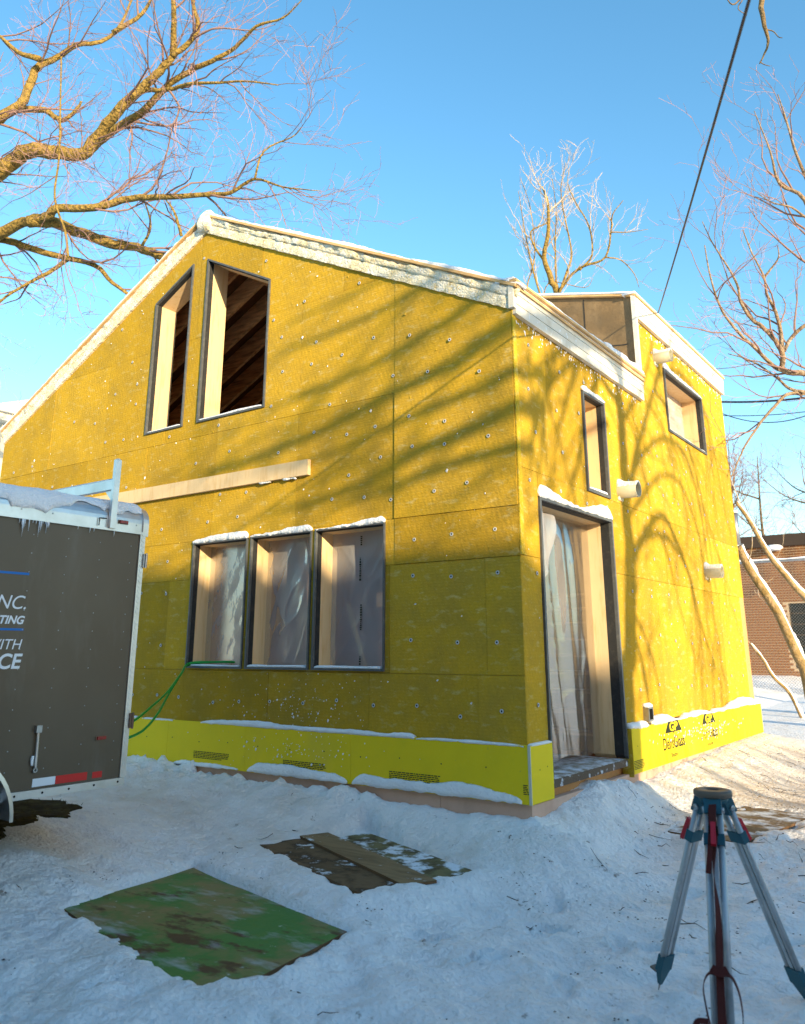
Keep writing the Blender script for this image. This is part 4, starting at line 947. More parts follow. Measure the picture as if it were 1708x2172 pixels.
# carrying strap hanging down the front leg
d2 = feet[2]-HD; L = np.linalg.norm(d2); d2 /= L; side = np.cross((0, 0, 1), d2); side /= np.linalg.norm(side); out = np.cross(side, d2); out = out if out@(CAM-HD) > 0 else -out
def ribbon(mb, pts, w, wdir, th=.003):
    pts = spline(pts, 8); vs = []; fs = []
    for i, p in enumerate(pts):
        t = pts[min(i+1, len(pts)-1)]-pts[max(i-1, 0)]; t /= np.linalg.norm(t)+1e-9; wd = np.array(wdir(i/len(pts)), float); wd -= t*(wd@t); wd /= np.linalg.norm(wd)+1e-9; nn = np.cross(t, wd)
        vs += [p-wd*w/2-nn*th/2, p+wd*w/2-nn*th/2, p+wd*w/2+nn*th/2, p-wd*w/2+nn*th/2]
        if i: fs += [((i-1)*4+a, (i-1)*4+(a+1) % 4, i*4+(a+1) % 4, i*4+a) for a in range(4)]
    fs += [(3, 2, 1, 0), tuple(len(vs)-4+a for a in range(4))]; return mb.add(vs, fs)
P = lambda s_, o_, q=0: HD+d2*L*s_+out*o_+side*q
sd = lambda t: side
mb = MB()
ribbon(mb, [P(.07, .035), P(.14, .055), P(.22, .045, .004), P(.35, .04, -.006), P(.5, .045, .004), P(.7, .04, .0), P(.9, .03, 0)], .032, lambda t: side*math.cos(t*3)+out*math.sin(t*3)*.6)
ribbon(mb, [P(.10, .04, -.008), P(.2, .055, -.010), P(.30, .05, -.02), P(.36, .05, -.028)], .022, sd)
ribbon(mb, [P(.70, .05, 0), P(.70, .055, -.04), P(.74, .05, -.062), P(.80, .04, -.055), P(.86, .03, -.04)], .02, lambda t: out+d2)
ribbon(mb, [P(.70, .05, 0), P(.70, .055, .04), P(.74, .05, .065), P(.80, .045, .075), P(.85, .04, .072)], .024, lambda t: out+d2)
ribbon(mb, [P(.68, .052, -.03), P(.695, .055, 0), P(.68, .052, .03)], .03, lambda t: d2)
ribbon(mb, [P(.84, .04, -.05), P(.85, .06, -.085), P(.875, .06, -.10)], .02, lambda t: d2)
mb.build('carry_strap', M['strap'], tp_)
MB().bar(P(.18, .05), P(.21, .05), .04, .02, out).build('strap_buckle', M['dark'], tp_)

# ------------------------------------------------------------------ trees
def grow(br, pts, radii, level, maxl, rng, dens, lenf, droop=0.0, up=.0, jit=.35, minr=.0025):
    """spawn side shoots along pts; br collects (points, radii, level)"""
    pts = [np.array(p, float) for p in pts]
    seglen = [np.linalg.norm(b-a) for a, b in zip(pts, pts[1:])]; L = sum(seglen)
    if level >= maxl or L < .05: return
    cnt = max(1, int(L*dens[level]+rng.random()))
    for k in range(cnt):
        s_ = L*(rng.uniform(.12, 1.0) if level else rng.uniform(.1, 1.0)); i = 0
        while i < len(seglen)-1 and s_ > seglen[i]: s_ -= seglen[i]; i += 1
        f_ = min(1, s_/max(seglen[i], 1e-6)); p = pts[i]+(pts[i+1]-pts[i])*f_; r = (radii[i]*(1-f_)+radii[i+1]*f_)
        d = (pts[i+1]-pts[i])/max(seglen[i], 1e-6)
        v = np.array([rng.gauss(0, 1) for _ in range(3)]); v -= d*(v@d)*.9; v /= np.linalg.norm(v)
        nd = d*rng.uniform(.55, 1.1)+v*rng.uniform(.4, .95)+np.array((0, 0, up-droop)); nd /= np.linalg.norm(nd)
        ln = lenf[level]*rng.uniform(.5, 1.25); n = 7 if level == 0 else 5; q = [p]; rs = [max(minr, min(r*.6, .014*ln))]
        for j in range(n):
            nd = nd+np.array([rng.gauss(0, jit) for _ in range(3)])*.55+np.array((0, 0, up*.25-droop*.45)); nd /= np.linalg.norm(nd)
            q.append(q[-1]+nd*ln/n); rs.append(max(minr*.7, rs[0]*(1-(j+1)/n*.8)))
        br.append((q, rs, level+1)); grow(br, q, rs, level+1, maxl, rng, dens, lenf, droop, up, jit, minr)
def tree(name, label, limbs, seed, mats, dens=(1.6, 2.2, 3.0), lenf=(1.6, .8, .4), maxl=3, droop=0., up=.12, minr=.004, base=None, group=None, split=1):
    rng = random.Random(seed); br = []; lim = []
    for pts, r0, r1, *bare in limbs:
        n0 = len(pts); pts = spline(pts, 4); n = len(pts)
        rs = [r0+(r1-r0)*i/(n-1) for i in range(n)] if not hasattr(r0, '__len__') else list(np.interp(np.arange(n)/4, [0, r0[1], n0-1], [r0[0], r0[2], r1]))
        ptsj = [p+np.array([rng.gauss(0, min(.012, .12*rs[i])) for _ in range(3)]) for i, p in enumerate(pts)]
        lim.append((ptsj, rs))
        if not bare: grow(br, ptsj, rs, 0, maxl, rng, dens, lenf, droop, up, minr=minr)
    b0 = limbs[0][0][0] if base is None else base
    t = thing(name, label, 'tree', tuple(float(q) for q in b0), group)
    mb = MB()
    for q, rs in lim: mb.tube(q, rs, 9)
    mb.build('trunk', mats[0], t, True)
    mb = MB(); mc = MB()
    for q, rs, lv in br: (mb if lv <= split else mc).tube(q, rs, 5 if lv == 1 else 3, cap=False)
    if mb.f: mb.build('crown_branches', mats[1], t, True, kind='stuff')
    if mc.f: mc.build('crown_twigs', mats[2], t, False, kind='stuff')
    return t
def tr_px(pts, depth, dd=0.0, seed=0):
    rg = random.Random(seed); n = len(pts)
    return [at(u, v, depth+dd*(i/max(1, n-1)-.2)+rg.uniform(-.12, .12)) for i, (u, v) in enumerate(pts)]
# big tree left of and behind the house
dp = 15.0; k = dp/FPX
root = at(-330, 1380, dp); root[2] = GH(root[0], root[1])-.1
fork = at(-250, 560, dp)
L_ = [([root, root+np.array((.1, 0, 2)), at(-290, 900, dp), fork, at(-120, 430, dp)]+tr_px([(-40, 390), (0, 365), (40, 330), (80, 318), (130, 325), (175, 325), (205, 290), (250, 235), (300, 185), (340, 150), (365, 120), (370, 60), (368, 0), (372, -70), (380, -140)], dp, -1.5), (.38, 5, .165), .02),
      ([fork, at(-130, 330, dp)]+tr_px([(-40, 275), (0, 250), (40, 225), (55, 205), (75, 150), (95, 133), (120, 122), (165, 95), (215, 88), (250, 60), (275, 10), (300, -60)], dp, 1.2), .12, .015),
      (tr_px([(45, 232), (95, 233), (130, 255), (160, 235), (172, 215)], dp+.2), .07, .02),
      (tr_px([(190, 320), (230, 285), (300, 238), (350, 187), (400, 152), (450, 128), (500, 100), (545, 55), (600, 38), (640, 0)], dp, -2), .085, .008),
      (tr_px([(365, 120), (400, 92), (420, 55), (408, 0), (415, -50)], dp-1), .055, .02),
      (tr_px([(310, 192), (360, 190), (400, 178), (450, 176), (520, 172), (590, 180)], dp-.8, -1), .045, .01),
      ([fork, at(-120, 560, dp)]+tr_px([(-40, 512), (0, 496), (50, 470), (100, 460), (120, 442), (200, 440), (280, 420), (350, 418), (440, 412), (490, 408), (540, 380), (600, 396), (680, 405)], dp, -2.5), (.16, 4, .095), .006),
      (tr_px([(60, 467), (110, 470), (160, 490), (230, 515), (290, 525), (350, 545), (420, 580)], dp, .8), .115, .07),
      ([fork, at(-120, 600, dp)]+tr_px([(-30, 515), (10, 508), (60, 525), (130, 545), (200, 562), (240, 600), (290, 640), (320, 690)], dp+.6), .10, .02),
      (tr_px([(130, 120), (128, 230), (126, 330), (116, 420), (138, 490), (145, 548)], dp-2), .012, .02),
      (tr_px([(145, 548), (100, 580), (60, 600), (0, 640), (-30, 690)], dp+.5), .045, .015),
      (tr_px([(240, 70), (300, 30), (330, -20)], dp), .05, .02), (tr_px([(-20, 60), (40, 110), (85, 125)], dp), .02, .06),
      (tr_px([(540, 380), (560, 320), (620, 290), (640, 270)], dp-2.5), .018, .006), (tr_px([(300, 525), (320, 480), (305, 420)], dp), .03, .012), (tr_px([(385, 500), (370, 450), (350, 420)], dp-1), .03, .012)]
tree('maple_tree', 'large bare tree with thick golden limbs rising beyond the left roof slope', L_, 5, (M['bark_y'], M['twig'], M['twig_red']), dens=(2.6, 3.3, 5.0), lenf=(1.6, .85, .40), droop=.02, up=.10, minr=.0036)
# tree behind the house
dp = 22.0
b0 = at(1187, 1330, dp); b0[2] = .1
C_ = [([b0, at(1190, 900, dp)]+tr_px([(1187, 650), (1168, 590), (1155, 545), (1163, 490), (1162, 430), (1150, 395)], dp), 0.124, 0.021),
      (tr_px([(1160, 560), (1135, 525), (1126, 492), (1150, 478), (1168, 470)], dp), 0.034, 0.014),
      (tr_px([(1187, 615), (1215, 580), (1245, 562), (1285, 545), (1297, 485), (1300, 455), (1322, 425)], dp, -1), 0.046, 0.010),
      (tr_px([(1285, 545), (1318, 552), (1345, 580), (1356, 610)], dp-.6), 0.022, 0.007), (tr_px([(1297, 492), (1335, 492), (1375, 486)], dp-.6), 0.019, 0.006),
      (tr_px([(1187, 620), (1205, 570), (1213, 535), (1198, 460), (1190, 400), (1200, 345)], dp, 1), 0.037, 0.007),
      (tr_px([(1230, 572), (1256, 540), (1250, 480), (1222, 430), (1205, 390), (1207, 360)], dp, .8), 0.031, 0.007),
      (tr_px([(1150, 640), (1128, 560), (1112, 480), (1100, 405)], dp, .5), 0.031, 0.007), (tr_px([(1130, 640), (1118, 610), (1135, 540), (1125, 440), (1105, 380)], dp, .9), 0.025, 0.007),
      (tr_px([(1180, 600), (1178, 520), (1180, 450), (1172, 380)], dp+.8), 0.031, 0.007), (tr_px([(1150, 660), (1165, 600), (1240, 610), (1258, 590)], dp), 0.019, 0.007)]
tree('pruned_tree', 'small frosted bare tree with upright shoots behind the roof', C_, 15, (M['bark_y'], M['twig_pale'], M['twig_pale']), dens=(2.6, 2.0, 2.2), lenf=(1.25, .65, .35), maxl=3, up=.34, minr=.006)
# tree at the right, trunk out of frame
dp = 13.0
b1 = at(1830, 1500, dp); b1[2] = GH(b1[0], b1[1])-.1
R_ = [([b1, at(1815, 1100, dp), at(1790, 880, dp)]+tr_px([(1750, 800), (1708, 791), (1663, 786), (1660, 749), (1640, 716), (1616, 692), (1593, 675), (1572, 642), (1564, 603), (1541, 561), (1512, 516), (1490, 470)], dp), (.13, 4, .05), .006),
      (tr_px([(1663, 786), (1646, 779), (1613, 749), (1569, 706), (1532, 659), (1508, 590), (1495, 520)], dp, -.6), .04, .008),
      (tr_px([(1660, 749), (1656, 700), (1640, 650), (1626, 622), (1621, 588), (1595, 535), (1576, 487)], dp), .035, .008), (tr_px([(1621, 588), (1640, 565), (1652, 545), (1650, 520)], dp), .02, .007),
      (tr_px([(1760, 835), (1708, 835), (1670, 836), (1643, 863), (1616, 894), (1586, 937), (1569, 971), (1552, 1011)], dp, -1), .035, .008),
      (tr_px([(1708, 832), (1673, 823), (1650, 803), (1596, 766), (1545, 750)], dp, .4), .03, .007), (tr_px([(1790, 880), (1780, 700), (1750, 560), (1708, 425), (1654, 390), (1634, 320), (1600, 235)], dp), .06, .006),
      (tr_px([(1750, 560), (1730, 430), (1690, 330), (1670, 260), (1650, 200)], dp+.5), .04, .008), (tr_px([(1663, 745), (1680, 715), (1708, 690), (1750, 670)], dp), .03, .03), (tr_px([(1720, 470), (1680, 440), (1640, 430), (1608, 410)], dp-.4), .02, .006)]
tree('ash_tree', 'bare tree with pale snow dusted limbs reaching past the right roof edge', R_, 25, (M['bark_p'], M['twig'], M['twig_red']), dens=(1.9, 2.7, 3.4), lenf=(1.5, .7, .34), maxl=3, up=.12, minr=.0036)
# thin trees far behind
for i, (u, dp, s_) in enumerate(((1640, 40, 3), (1760, 37, 9), (1580, 44, 6))):
    b = at(u, 1440, dp); b[2] = .2; z1 = at(u, 900 if i else 940, dp)[2]; tp2 = np.array((b[0]+.5, b[1], z1))
    rg = random.Random(s_); lm = [([b, (b*2+tp2)/3+np.array((.2, 0, 0)), (b+2*tp2)/3, tp2], .16, .02)]
    for q in range(9):
        f_ = rg.uniform(.25, .9); p = b+(tp2-b)*f_; a = rg.uniform(0, 6.28); ln = rg.uniform(2, 4.5)*(1.15-f_*.6)
        lm.append(([p, p+np.array((math.cos(a)*ln*.5, math.sin(a)*ln*.5, ln*.25)), p+np.array((math.cos(a)*ln, math.sin(a)*ln, ln*.75))], .05, .01))
    tree('far_tree', 'thin bare tree standing beyond the brick building', lm, s_, (M['bark'], M['twig'], M['twig']), dens=(2.4, 2.2, 1.8), lenf=(1.7, .9, .5), maxl=3, up=.1, minr=.008, group='bare trees beyond the brick building')
# leaning snow covered trunks
dp = 15.5
def lean(name, label, pts, r0, r1, seed, twigs=True):
    base = pts[0]; t = thing(name, label, 'tree trunk', tuple(base)); mb = MB(); q = spline(pts, 6); n = len(q); rs = [r0+(r1-r0)*i/(n-1) for i in range(n)]
    mb.tube(q, rs, 12); mb.build('trunk', mat('pale bark '+name, (.33, .23, .12), .9, .1, bump=(20, 1, .04), noise=[(5, (.24, .16, .06), .42, .6), (24, (.12, .08, .04), .6, .75)]), t, True)
    sb = MB(); vs = []; fs = []; m = 6; upn = np.array((0, 0, 1.))
    for i, p in enumerate(q):
        d = q[min(i+1, n-1)]-q[max(i-1, 0)]; d /= np.linalg.norm(d); s_ = np.cross(d, upn); s_ /= np.linalg.norm(s_); w = np.cross(s_, d)
        th = rs[i]*(.75+.6*float(fbm(np.array([i*.6+seed]), 1., 2.)[0]))
        for a in range(m+1):
            an = rad(-58+116*a/m); e = (1-abs(a/m*2-1)**2); vs.append(p+(s_*math.sin(an)+w*math.cos(an))*(rs[i]*.97+max(.002, th*e)))
        if i: fs += [((i-1)*(m+1)+a, (i-1)*(m+1)+a+1, i*(m+1)+a+1, i*(m+1)+a) for a in range(m)]
    sb.add(vs, fs).build('trunk_snow', M['snow'], t, True)
    if twigs:
        br = []; grow(br, q, rs, 0, 2, random.Random(seed), (.55, 2.0), (.9, .5), 0, .05, minr=.006); c = MB()
        for a, b, lv in br: c.tube(a, b, 4, cap=False)
        c.build('side_branches', M['twig_pale'], t, kind='stuff')
    return t
bs = at(1722, 1486, dp); bs[2] = GH(bs[0], bs[1])-.05
lean('leaning_trunk', 'thick leaning trunk with broken top and snow along its upper side', [bs]+[at(u, v, dp) for u, v in ((1708, 1425), (1691, 1390), (1671, 1345), (1650, 1300), (1624, 1259), (1589, 1205), (1566, 1160))], .10, .07, 3)
bs = at(1800, 1470, dp+1.5); bs[2] = GH(bs[0], bs[1])-.05
lean('leaning_trunk', 'slender leaning trunk crossing behind the thick broken one', [bs]+[at(u, v, dp+1.3) for u, v in ((1750, 1330), (1708, 1267), (1691, 1250), (1663, 1216), (1640, 1189), (1616, 1152), (1589, 1103), (1562, 1065))], .075, .035, 8)
bs = at(1697, 1480, dp-.6); bs[2] = GH(bs[0], bs[1])-.02
lean('fallen_branch', 'thin dark fallen branch dotted with snow below the leaning trunk', [bs]+[at(u, v, dp-.5) for u, v in ((1675, 1470), (1640, 1435), (1618, 1398), (1592, 1366))], .035, .02, 12)

# twigs of a yard tree hanging into the top of the frame, the tree itself stands out of frame and shades the walls
TS = 11.5
def sw(u, v, ax, T=TS, jit=0):                               # the point T metres toward the sun from the wall point seen at (u, v)
    p = onp(u, v, ax, 0.0); tt = T/math.cos(SUN_EL) + (-p[0]*math.cos(SUN_TH) if ax == 1 else 0)/1.0
    return p + SDIR*tt
yb = sw(1334, 1500, 0); yb0 = yb.copy(); yb0[2] = -.3
Y_ = [([yb0, yb, sw(1336, 1400, 0), sw(1338, 1250, 0), sw(1336, 1170, 0), sw(1330, 1090, 0), sw(1322, 960, 0), sw(1316, 860, 0), sw(1302, 760, 0), sw(1290, 690, 0), sw(1280, 600, 0), sw(1270, 450, 0)], .175, .05),
      ([sw(1338, 1190, 0), sw(1365, 1140, 0), sw(1390, 1098, 0), sw(1412, 1100, 0), sw(1440, 1160, 0), sw(1462, 1220, 0), sw(1490, 1330, 0), sw(1520, 1420, 0)], .075, .015),
      ([sw(1365, 1142, 0), sw(1400, 1135, 0), sw(1435, 1165, 0), sw(1470, 1240, 0)], .05, .015),
      ([sw(1334, 1060, 0), sw(1350, 960, 0), sw(1372, 880, 0), sw(1395, 800, 0), sw(1420, 700, 0), sw(1430, 560, 0)], .06, .02),
      ([sw(1390, 830, 0), sw(1440, 900, 0), sw(1475, 1000, 0), sw(1500, 1120, 0), sw(1520, 1260, 0)], .04, .012),
      ([sw(1316, 860, 0), sw(1270, 800, 0), sw(1225, 770, 0), sw(1180, 800, 0), sw(1150, 860, 0), sw(1130, 930, 0)], .06, .02),
      ([sw(1225, 770, 0), sw(1200, 860, 0), sw(1180, 940, 0), sw(1170, 1040, 0)], .04, .012), ([sw(1270, 800, 0), sw(1240, 880, 0), sw(1232, 960, 0), sw(1215, 1020, 0)], .05, .015),
      ([sw(1335, 1290, 0), sw(1360, 1330, 0), sw(1385, 1400, 0), sw(1400, 1470, 0)], .035, .012), ([sw(1300, 750, 0), sw(1200, 690, 0), sw(1120, 680, 0), sw(1095, 690, 0)], .06, .05),
      ([sw(1302, 790, 0), sw(1260, 740, 0), sw(1215, 735, 0), sw(1165, 760, 0), sw(1120, 800, 0)], .07, .03), ([sw(1290, 900, 0), sw(1262, 900, 0), sw(1235, 930, 0), sw(1225, 990, 0), sw(1205, 1060, 0), sw(1200, 1130, 0)], .05, .015),
      ([sw(1165, 760, 0), sw(1155, 850, 0), sw(1150, 930, 0), sw(1140, 1010, 0)], .04, .015), ([sw(1316, 900, 0), sw(1345, 850, 0), sw(1370, 790, 0), sw(1385, 720, 0)], .05, .02),
      ([sw(1326, 1030, 0), sw(1365, 960, 0), sw(1410, 930, 0), sw(1450, 960, 0), sw(1480, 1050, 0), sw(1500, 1180, 0), sw(1515, 1300, 0)], .05, .014), ([sw(1330, 1100, 0), sw(1400, 1010, 0), sw(1445, 1030, 0), sw(1478, 1120, 0), sw(1500, 1240, 0), sw(1530, 1380, 0)], .04, .012),
      ([sw(1336, 1330, 0), sw(1356, 1380, 0), sw(1372, 1450, 0), sw(1378, 1500, 0)], .04, .012), ([sw(1395, 800, 0), sw(1440, 790, 0), sw(1490, 860, 0), sw(1515, 960, 0), sw(1540, 1100, 0)], .04, .012),
      # limbs that throw the long streaks on the front wall
      ([sw(1302, 760, 0), sw(1200, 720, 0), sw(1090, 682, 1), sw(960, 775, 1), sw(838, 832, 1), sw(700, 905, 1), sw(560, 965, 1), sw(430, 1012, 1)], .085, .04),
      ([sw(1180, 800, 0), sw(1088, 790, 1), sw(960, 850, 1), sw(830, 902, 1), sw(700, 962, 1), sw(560, 1012, 1)], .055, .02),
      ([sw(1150, 870, 0), sw(1098, 860, 1), sw(1000, 912, 1), sw(870, 965, 1), sw(760, 1032, 1), sw(620, 1080, 1)], .09, .035),
      ([sw(1132, 950, 0), sw(1104, 945, 1), sw(950, 990, 1), sw(860, 1025, 1), sw(700, 1080, 1)], .065, .025),
      ([sw(1270, 600, 0), sw(1150, 560, 0), sw(1000, 645, 1), sw(880, 722, 1), sw(760, 790, 1), sw(620, 852, 1)], .065, .03),
      ([sw(1280, 560, 0), sw(1100, 500, 0), sw(900, 604, 1), sw(760, 682, 1), sw(600, 747, 1)], .055, .025), ([sw(1270, 480, 0), sw(1050, 440, 0), sw(830, 584, 1), sw(720, 637, 1), sw(600, 692, 1)], .035, .015),
      ([sw(1270, 450, 0), sw(1300, 330, 0), at(1760, -160, 9.5), at(1640, -90, 7.6), at(1616, 0, 7.2), at(1622, 55, 7.1), at(1630, 92, 7.1), at(1612, 135, 7.1)], .05, .005, 1),
      ([at(1640, -90, 7.6), at(1600, -40, 7.2), at(1560, 8, 7.1), at(1540, -4, 7.1)], .012, .004, 1), ([at(1625, 62, 7.1), at(1640, 66, 7.1), at(1652, 78, 7.0), at(1660, 80, 7.0)], .006, .003, 1), ([at(1612, 130, 7.1), at(1620, 136, 7.1), at(1634, 140, 7.1)], .005, .003, 1), ([at(1575, 0, 7.1), at(1566, 18, 7.1), at(1585, 32, 7.1)], .005, .003, 1)]
tree('yard_tree', 'drooping bare yard tree whose twigs hang into the top of the view', Y_, 33, (M['bark'], M['twig'], M['twig']), dens=(2.1, 2.2, 1.4), lenf=(1.5, .8, .4), maxl=3, droop=.24, up=0, minr=.009)

# ------------------------------------------------------------------ brick building, fence, wires, neighbours
BY = 26.0
bb = thing('brick_building', 'low orange brick building with dark parapet behind the chain link fence', 'building', (-4, BY, 0))
M['brick'] = mat('orange brick', (.25, .105, .035), .85, .2, bump=(30, .4, .01), noise=[(4, (.17, .065, .025), .4, .65), (1.1, (.11, .05, .024), .46, .58)])  # tree shade on the wall put into the darker brick colour
M['mortar'] = mat('mortar', (.46, .34, .22), .95, .1)
BX0, BX1, BZ0, BZ1 = -9.0, 2.5, .0, 4.95
w0 = onp(1672, 1280, 1, BY); w1 = onp(1672, 1418, 1, BY); WX0, WX1, WZ0, WZ1 = w0[0], w0[0]+2.2, w1[2], w0[2]
ps = subtract([rect(BX0, BX1, BZ0, BZ1)], rect(WX0, WX1, WZ0, WZ1)); mb = MB()
for p in ps: mb.prism(p, lambda u, v, d: (u, BY-d, v), -.3, -.012)
mb.build('backing_wall', M['mortar'], bb)
MB().box((BX0, BY+.301, 0), (BX1, BY+9, BZ1-.1)).build('rear_block', M['brick'], bb)
MB().box((BX0-.05, BY-.08, BZ1), (BX1+.05, BY+9, BZ1+.42)).build('parapet', mat('dark parapet', (.045, .032, .025), .8, .2), bb)
bl = []; row = 0; z = BZ0+.02
while z < BZ1-.06:
    x = BX0 + (.11 if row % 2 else 0)
    while x < BX1-.2:
        if not (x+.205 > WX0-.01 and x < WX1+.01 and z+.06 > WZ0-.02 and z < WZ1+.02): bl.append((x, z))
        x += .222
    z += .09; row += 1
cx, cz = -3.4, 1.6
bl.sort(key=lambda q: (q[0]-cx)**2*1.8+(q[1]-cz)**2)
bprot = MB().box((0, -.0, 0), (.205, .018, .066)); me = None
for i, (x, z) in enumerate(bl[:300]):
    if me is None:
        o = MB().box((0, 0, 0), (.205, .0125, .070)).build('brick', M['brick']); me = o.data
    else: o = bpy.data.objects.new('brick', me); COL.objects.link(o)
    o.parent = bb; o.location = (x+4, -.0, z)
mb = MB()
for x, z in bl[300:]: mb.box((x, BY, z), (x+.205, BY+.0125, z+.070))
mb.build('brickwork', M['brick'], bb, kind='stuff')
wn_ = MB().box((WX0, BY+.05, WZ0), (WX1, BY+.08, WZ1)).build('window', mat('dark glazing', (.02, .022, .02), .15, .5), bb)
for k in range(6): MB().box((WX0, BY+.03, WZ0+(WZ1-WZ0)*k/6), (WX1, BY+.049, WZ0+(WZ1-WZ0)*k/6+.04)).build('glazing_bar', mat('brown bar', (.07, .05, .03), .6, .3) if k == 0 else bpy.data.materials['brown bar'], wn_)
for x in (WX0, WX0+.7, WX0+1.4): MB().box((x, BY+.026, WZ0), (x+.05, BY+.03, WZ1)).build('glazing_post', bpy.data.materials['brown bar'], wn_)
lp = at(1641, 1161, 29.2); MB().lathe((lp[0], BY-.18, lp[2]), (0, 0, 1), [(-.1, .0), (-.1, .2), (.0, .3), (.08, .22), (.1, 0)], 20).build('wall_lamp', M['white_ink'], bb, True)
# chain link fence with snow topped rail
FY = 17.2
fe = thing('chain_link_fence', 'tall chain link fence with snow topped rail behind the leaning trunks', 'fence', (-3, FY, .2))
ft0, ft1 = -6.0, 3.0; zt_ = at(1650, 1178, 20.0)[2]
for x in (-4.2, -.45, 2.6): MB().tube([(x, FY+.06, .0), (x, FY+.06, zt_+.08)], .04, 10).build('fence_post', M['galv'], fe, True)
MB().tube([(ft0, FY+.03, zt_), (ft1, FY+.03, zt_)], .035, 10).build('top_rail', M['galv'], fe, True)
rough_bar(MB(), (ft0, FY+.03, zt_+.03), (ft1, FY+.03, zt_+.03), (0,0,1), (0,-1,0), [(-.035, 0), (.035, 0), (.03, .03), (0, .05), (-.03, .03)], .02, 5, .08, 1., var=.6).build('rail_snow', M['snow'], fe, True)
mb = MB(); st = .075; hz = zt_-.25; x = ft0
def strand(mb, a, b, w):
    a, b = np.array(a), np.array(b); d = (b-a)/np.linalg.norm(b-a); s_ = np.cross(d, (0, 1, 0))*w
    mb.add([a-s_, a+s_, b+s_, b-s_], [(0, 1, 2, 3)])
    mb.add([a-np.array((0, w, 0)), a+np.array((0, w, 0)), b+np.array((0, w, 0)), b-np.array((0, w, 0))], [(0, 1, 2, 3)])
x = ft0-hz
while x < ft1:
    for sg in (1, -1):
        a = np.array((x, FY, .22)) if sg > 0 else np.array((x+hz, FY+.006, .22)); b = np.array((x+hz, FY, .22+hz)) if sg > 0 else np.array((x, FY+.006, .22+hz))
        lo, hi = min(a[0], b[0]), max(a[0], b[0])
        t0 = max(0, (ft0-a[0])/(b[0]-a[0]), ) if sg > 0 else max(0, (ft1-a[0])/(b[0]-a[0]))
        t1 = min(1, (ft1-a[0])/(b[0]-a[0])) if sg > 0 else min(1, (ft0-a[0])/(b[0]-a[0]))
        if t1 > t0+.01: strand(mb, a+(b-a)*t0, a+(b-a)*t1, .0028)
    x += st
mb.build('wire_mesh', M['galv'], fe, kind='stuff')
# short grey conduit with a snow cap fixed to the back corner of the house
p0_, p1_ = onp(1560, 1156, 1, 7.0), onp(1557, 1088, 1, 7.0)
cp = MB().tube([(-.02, 7.0, p0_[2]), (-.02, 7.0, p1_[2])], .055, 12).build('conduit', M['galv'], house, True)
MB().lathe((-.02, 7.0, p1_[2]), (0, 0, 1), [(0, .06), (.03, .055), (.05, 0)], 12).build('conduit_snow', M['snow'], cp, True)
# cables
a, b = at(1395, 668, 10.6), at(1573, 0, 3.6); c = b+(b-a)*1.2
def sag(a, b, s_, n=14): return [a+(b-a)*i/n-np.array((0, 0, s_*4*(i/n)*(1-i/n))) for i in range(n+1)]
setp(MB().tube(sag(a, c, .10), .008, 8).build('service_cable', M['cable'], None, True), 'thick black service cable rising steeply from the house roof', 'cable')
for i, (u0, v0, u1, v1, r_, sg, lb) in enumerate(((1500, 851, 1760, 836, .03, .1, 'thick dark utility cable nearest the leaning ash limbs'), (1500, 862, 1760, 858, .014, .5, 'thin sagging utility wire under the thick cable'), (1500, 880, 1760, 866, .012, .1, 'lowest thin utility wire crossing behind the ash tree'))):
    setp(MB().tube(sag(at(u0, v0, 24), at(u1, v1, 22), sg), r_, 6).build('utility_wire', M['cable'], None, True), lb, 'wire')
# neighbour house at far left: only its eave shows
e1 = at(28, 868, 25.0); ez_ = e1[2]
nh = thing('neighbour_house', 'pale neighbouring house whose snowy eave shows beyond the left wall', 'house', (e1[0]-5, e1[1]+3, 0))
M['siding'] = mat('cream siding', (.62, .56, .44), .8, .2, noise=(3, (.56, .50, .38), .4, .7))
MB().box((e1[0]-9, e1[1], 0), (e1[0]-.5, e1[1]+7, ez_-.35)).build('wall', M['siding'], nh)
MB().box((e1[0]-9.4, e1[1]-.4, ez_-.35), (e1[0]-.15, e1[1]+7.4, ez_-.12)).build('soffit', M['fascia'], nh)
MB().box((e1[0]-9.5, e1[1]-.5, ez_-.12), (e1[0], e1[1]+7.5, ez_+.06)).build('gutter_board', M['fascia'], nh)
vs = [(e1[0]-9.5, e1[1]-.5, ez_+.06), (e1[0], e1[1]-.5, ez_+.06), (e1[0], e1[1]+7.5, ez_+.06), (e1[0]-9.5, e1[1]+7.5, ez_+.06), (e1[0]-7, e1[1]+3.5, ez_+1.9), (e1[0]-2.7, e1[1]+3.5, ez_+1.9)]
MB().add(vs, [(0,1,5,4), (1,2,5), (2,3,4,5), (3,0,4), (3,2,1,0)]).build('roof', M['snow'], nh)
# unseen flat roofed building added behind the camera to keep the yard in shade
NY = -10.0; NH = 2.16 + (-NY)/math.sin(SUN_TH)*math.tan(SUN_EL); NX1 = (1.98-NY)/math.tan(SUN_TH)
nb = thing('shade_building', 'unseen two storey flat roofed brick building added to shade the yard', 'building', (12, NY-4, -.3))
MB().box((-1.0, NY-8, -.4), (NX1, NY, NH-.25)).build('wall', M['brick'], nb)
MB().box((-1.0, NY-8, NH-.249), (NX1, NY, NH)).build('parapet', M['fascia'], nb)
for k in range(7):
    for z in (1.0, 4.0):
        wv_ = MB().box((1.5+k*3.3, NY+.002, z), (2.7+k*3.3, NY+.05, z+1.5)).build('window', bpy.data.materials['dark glazing'], nb)
        MB().box((1.4+k*3.3, NY+.002, z-.1), (2.8+k*3.3, NY+.09, z-.002)).build('sill', M['fascia'], wv_)
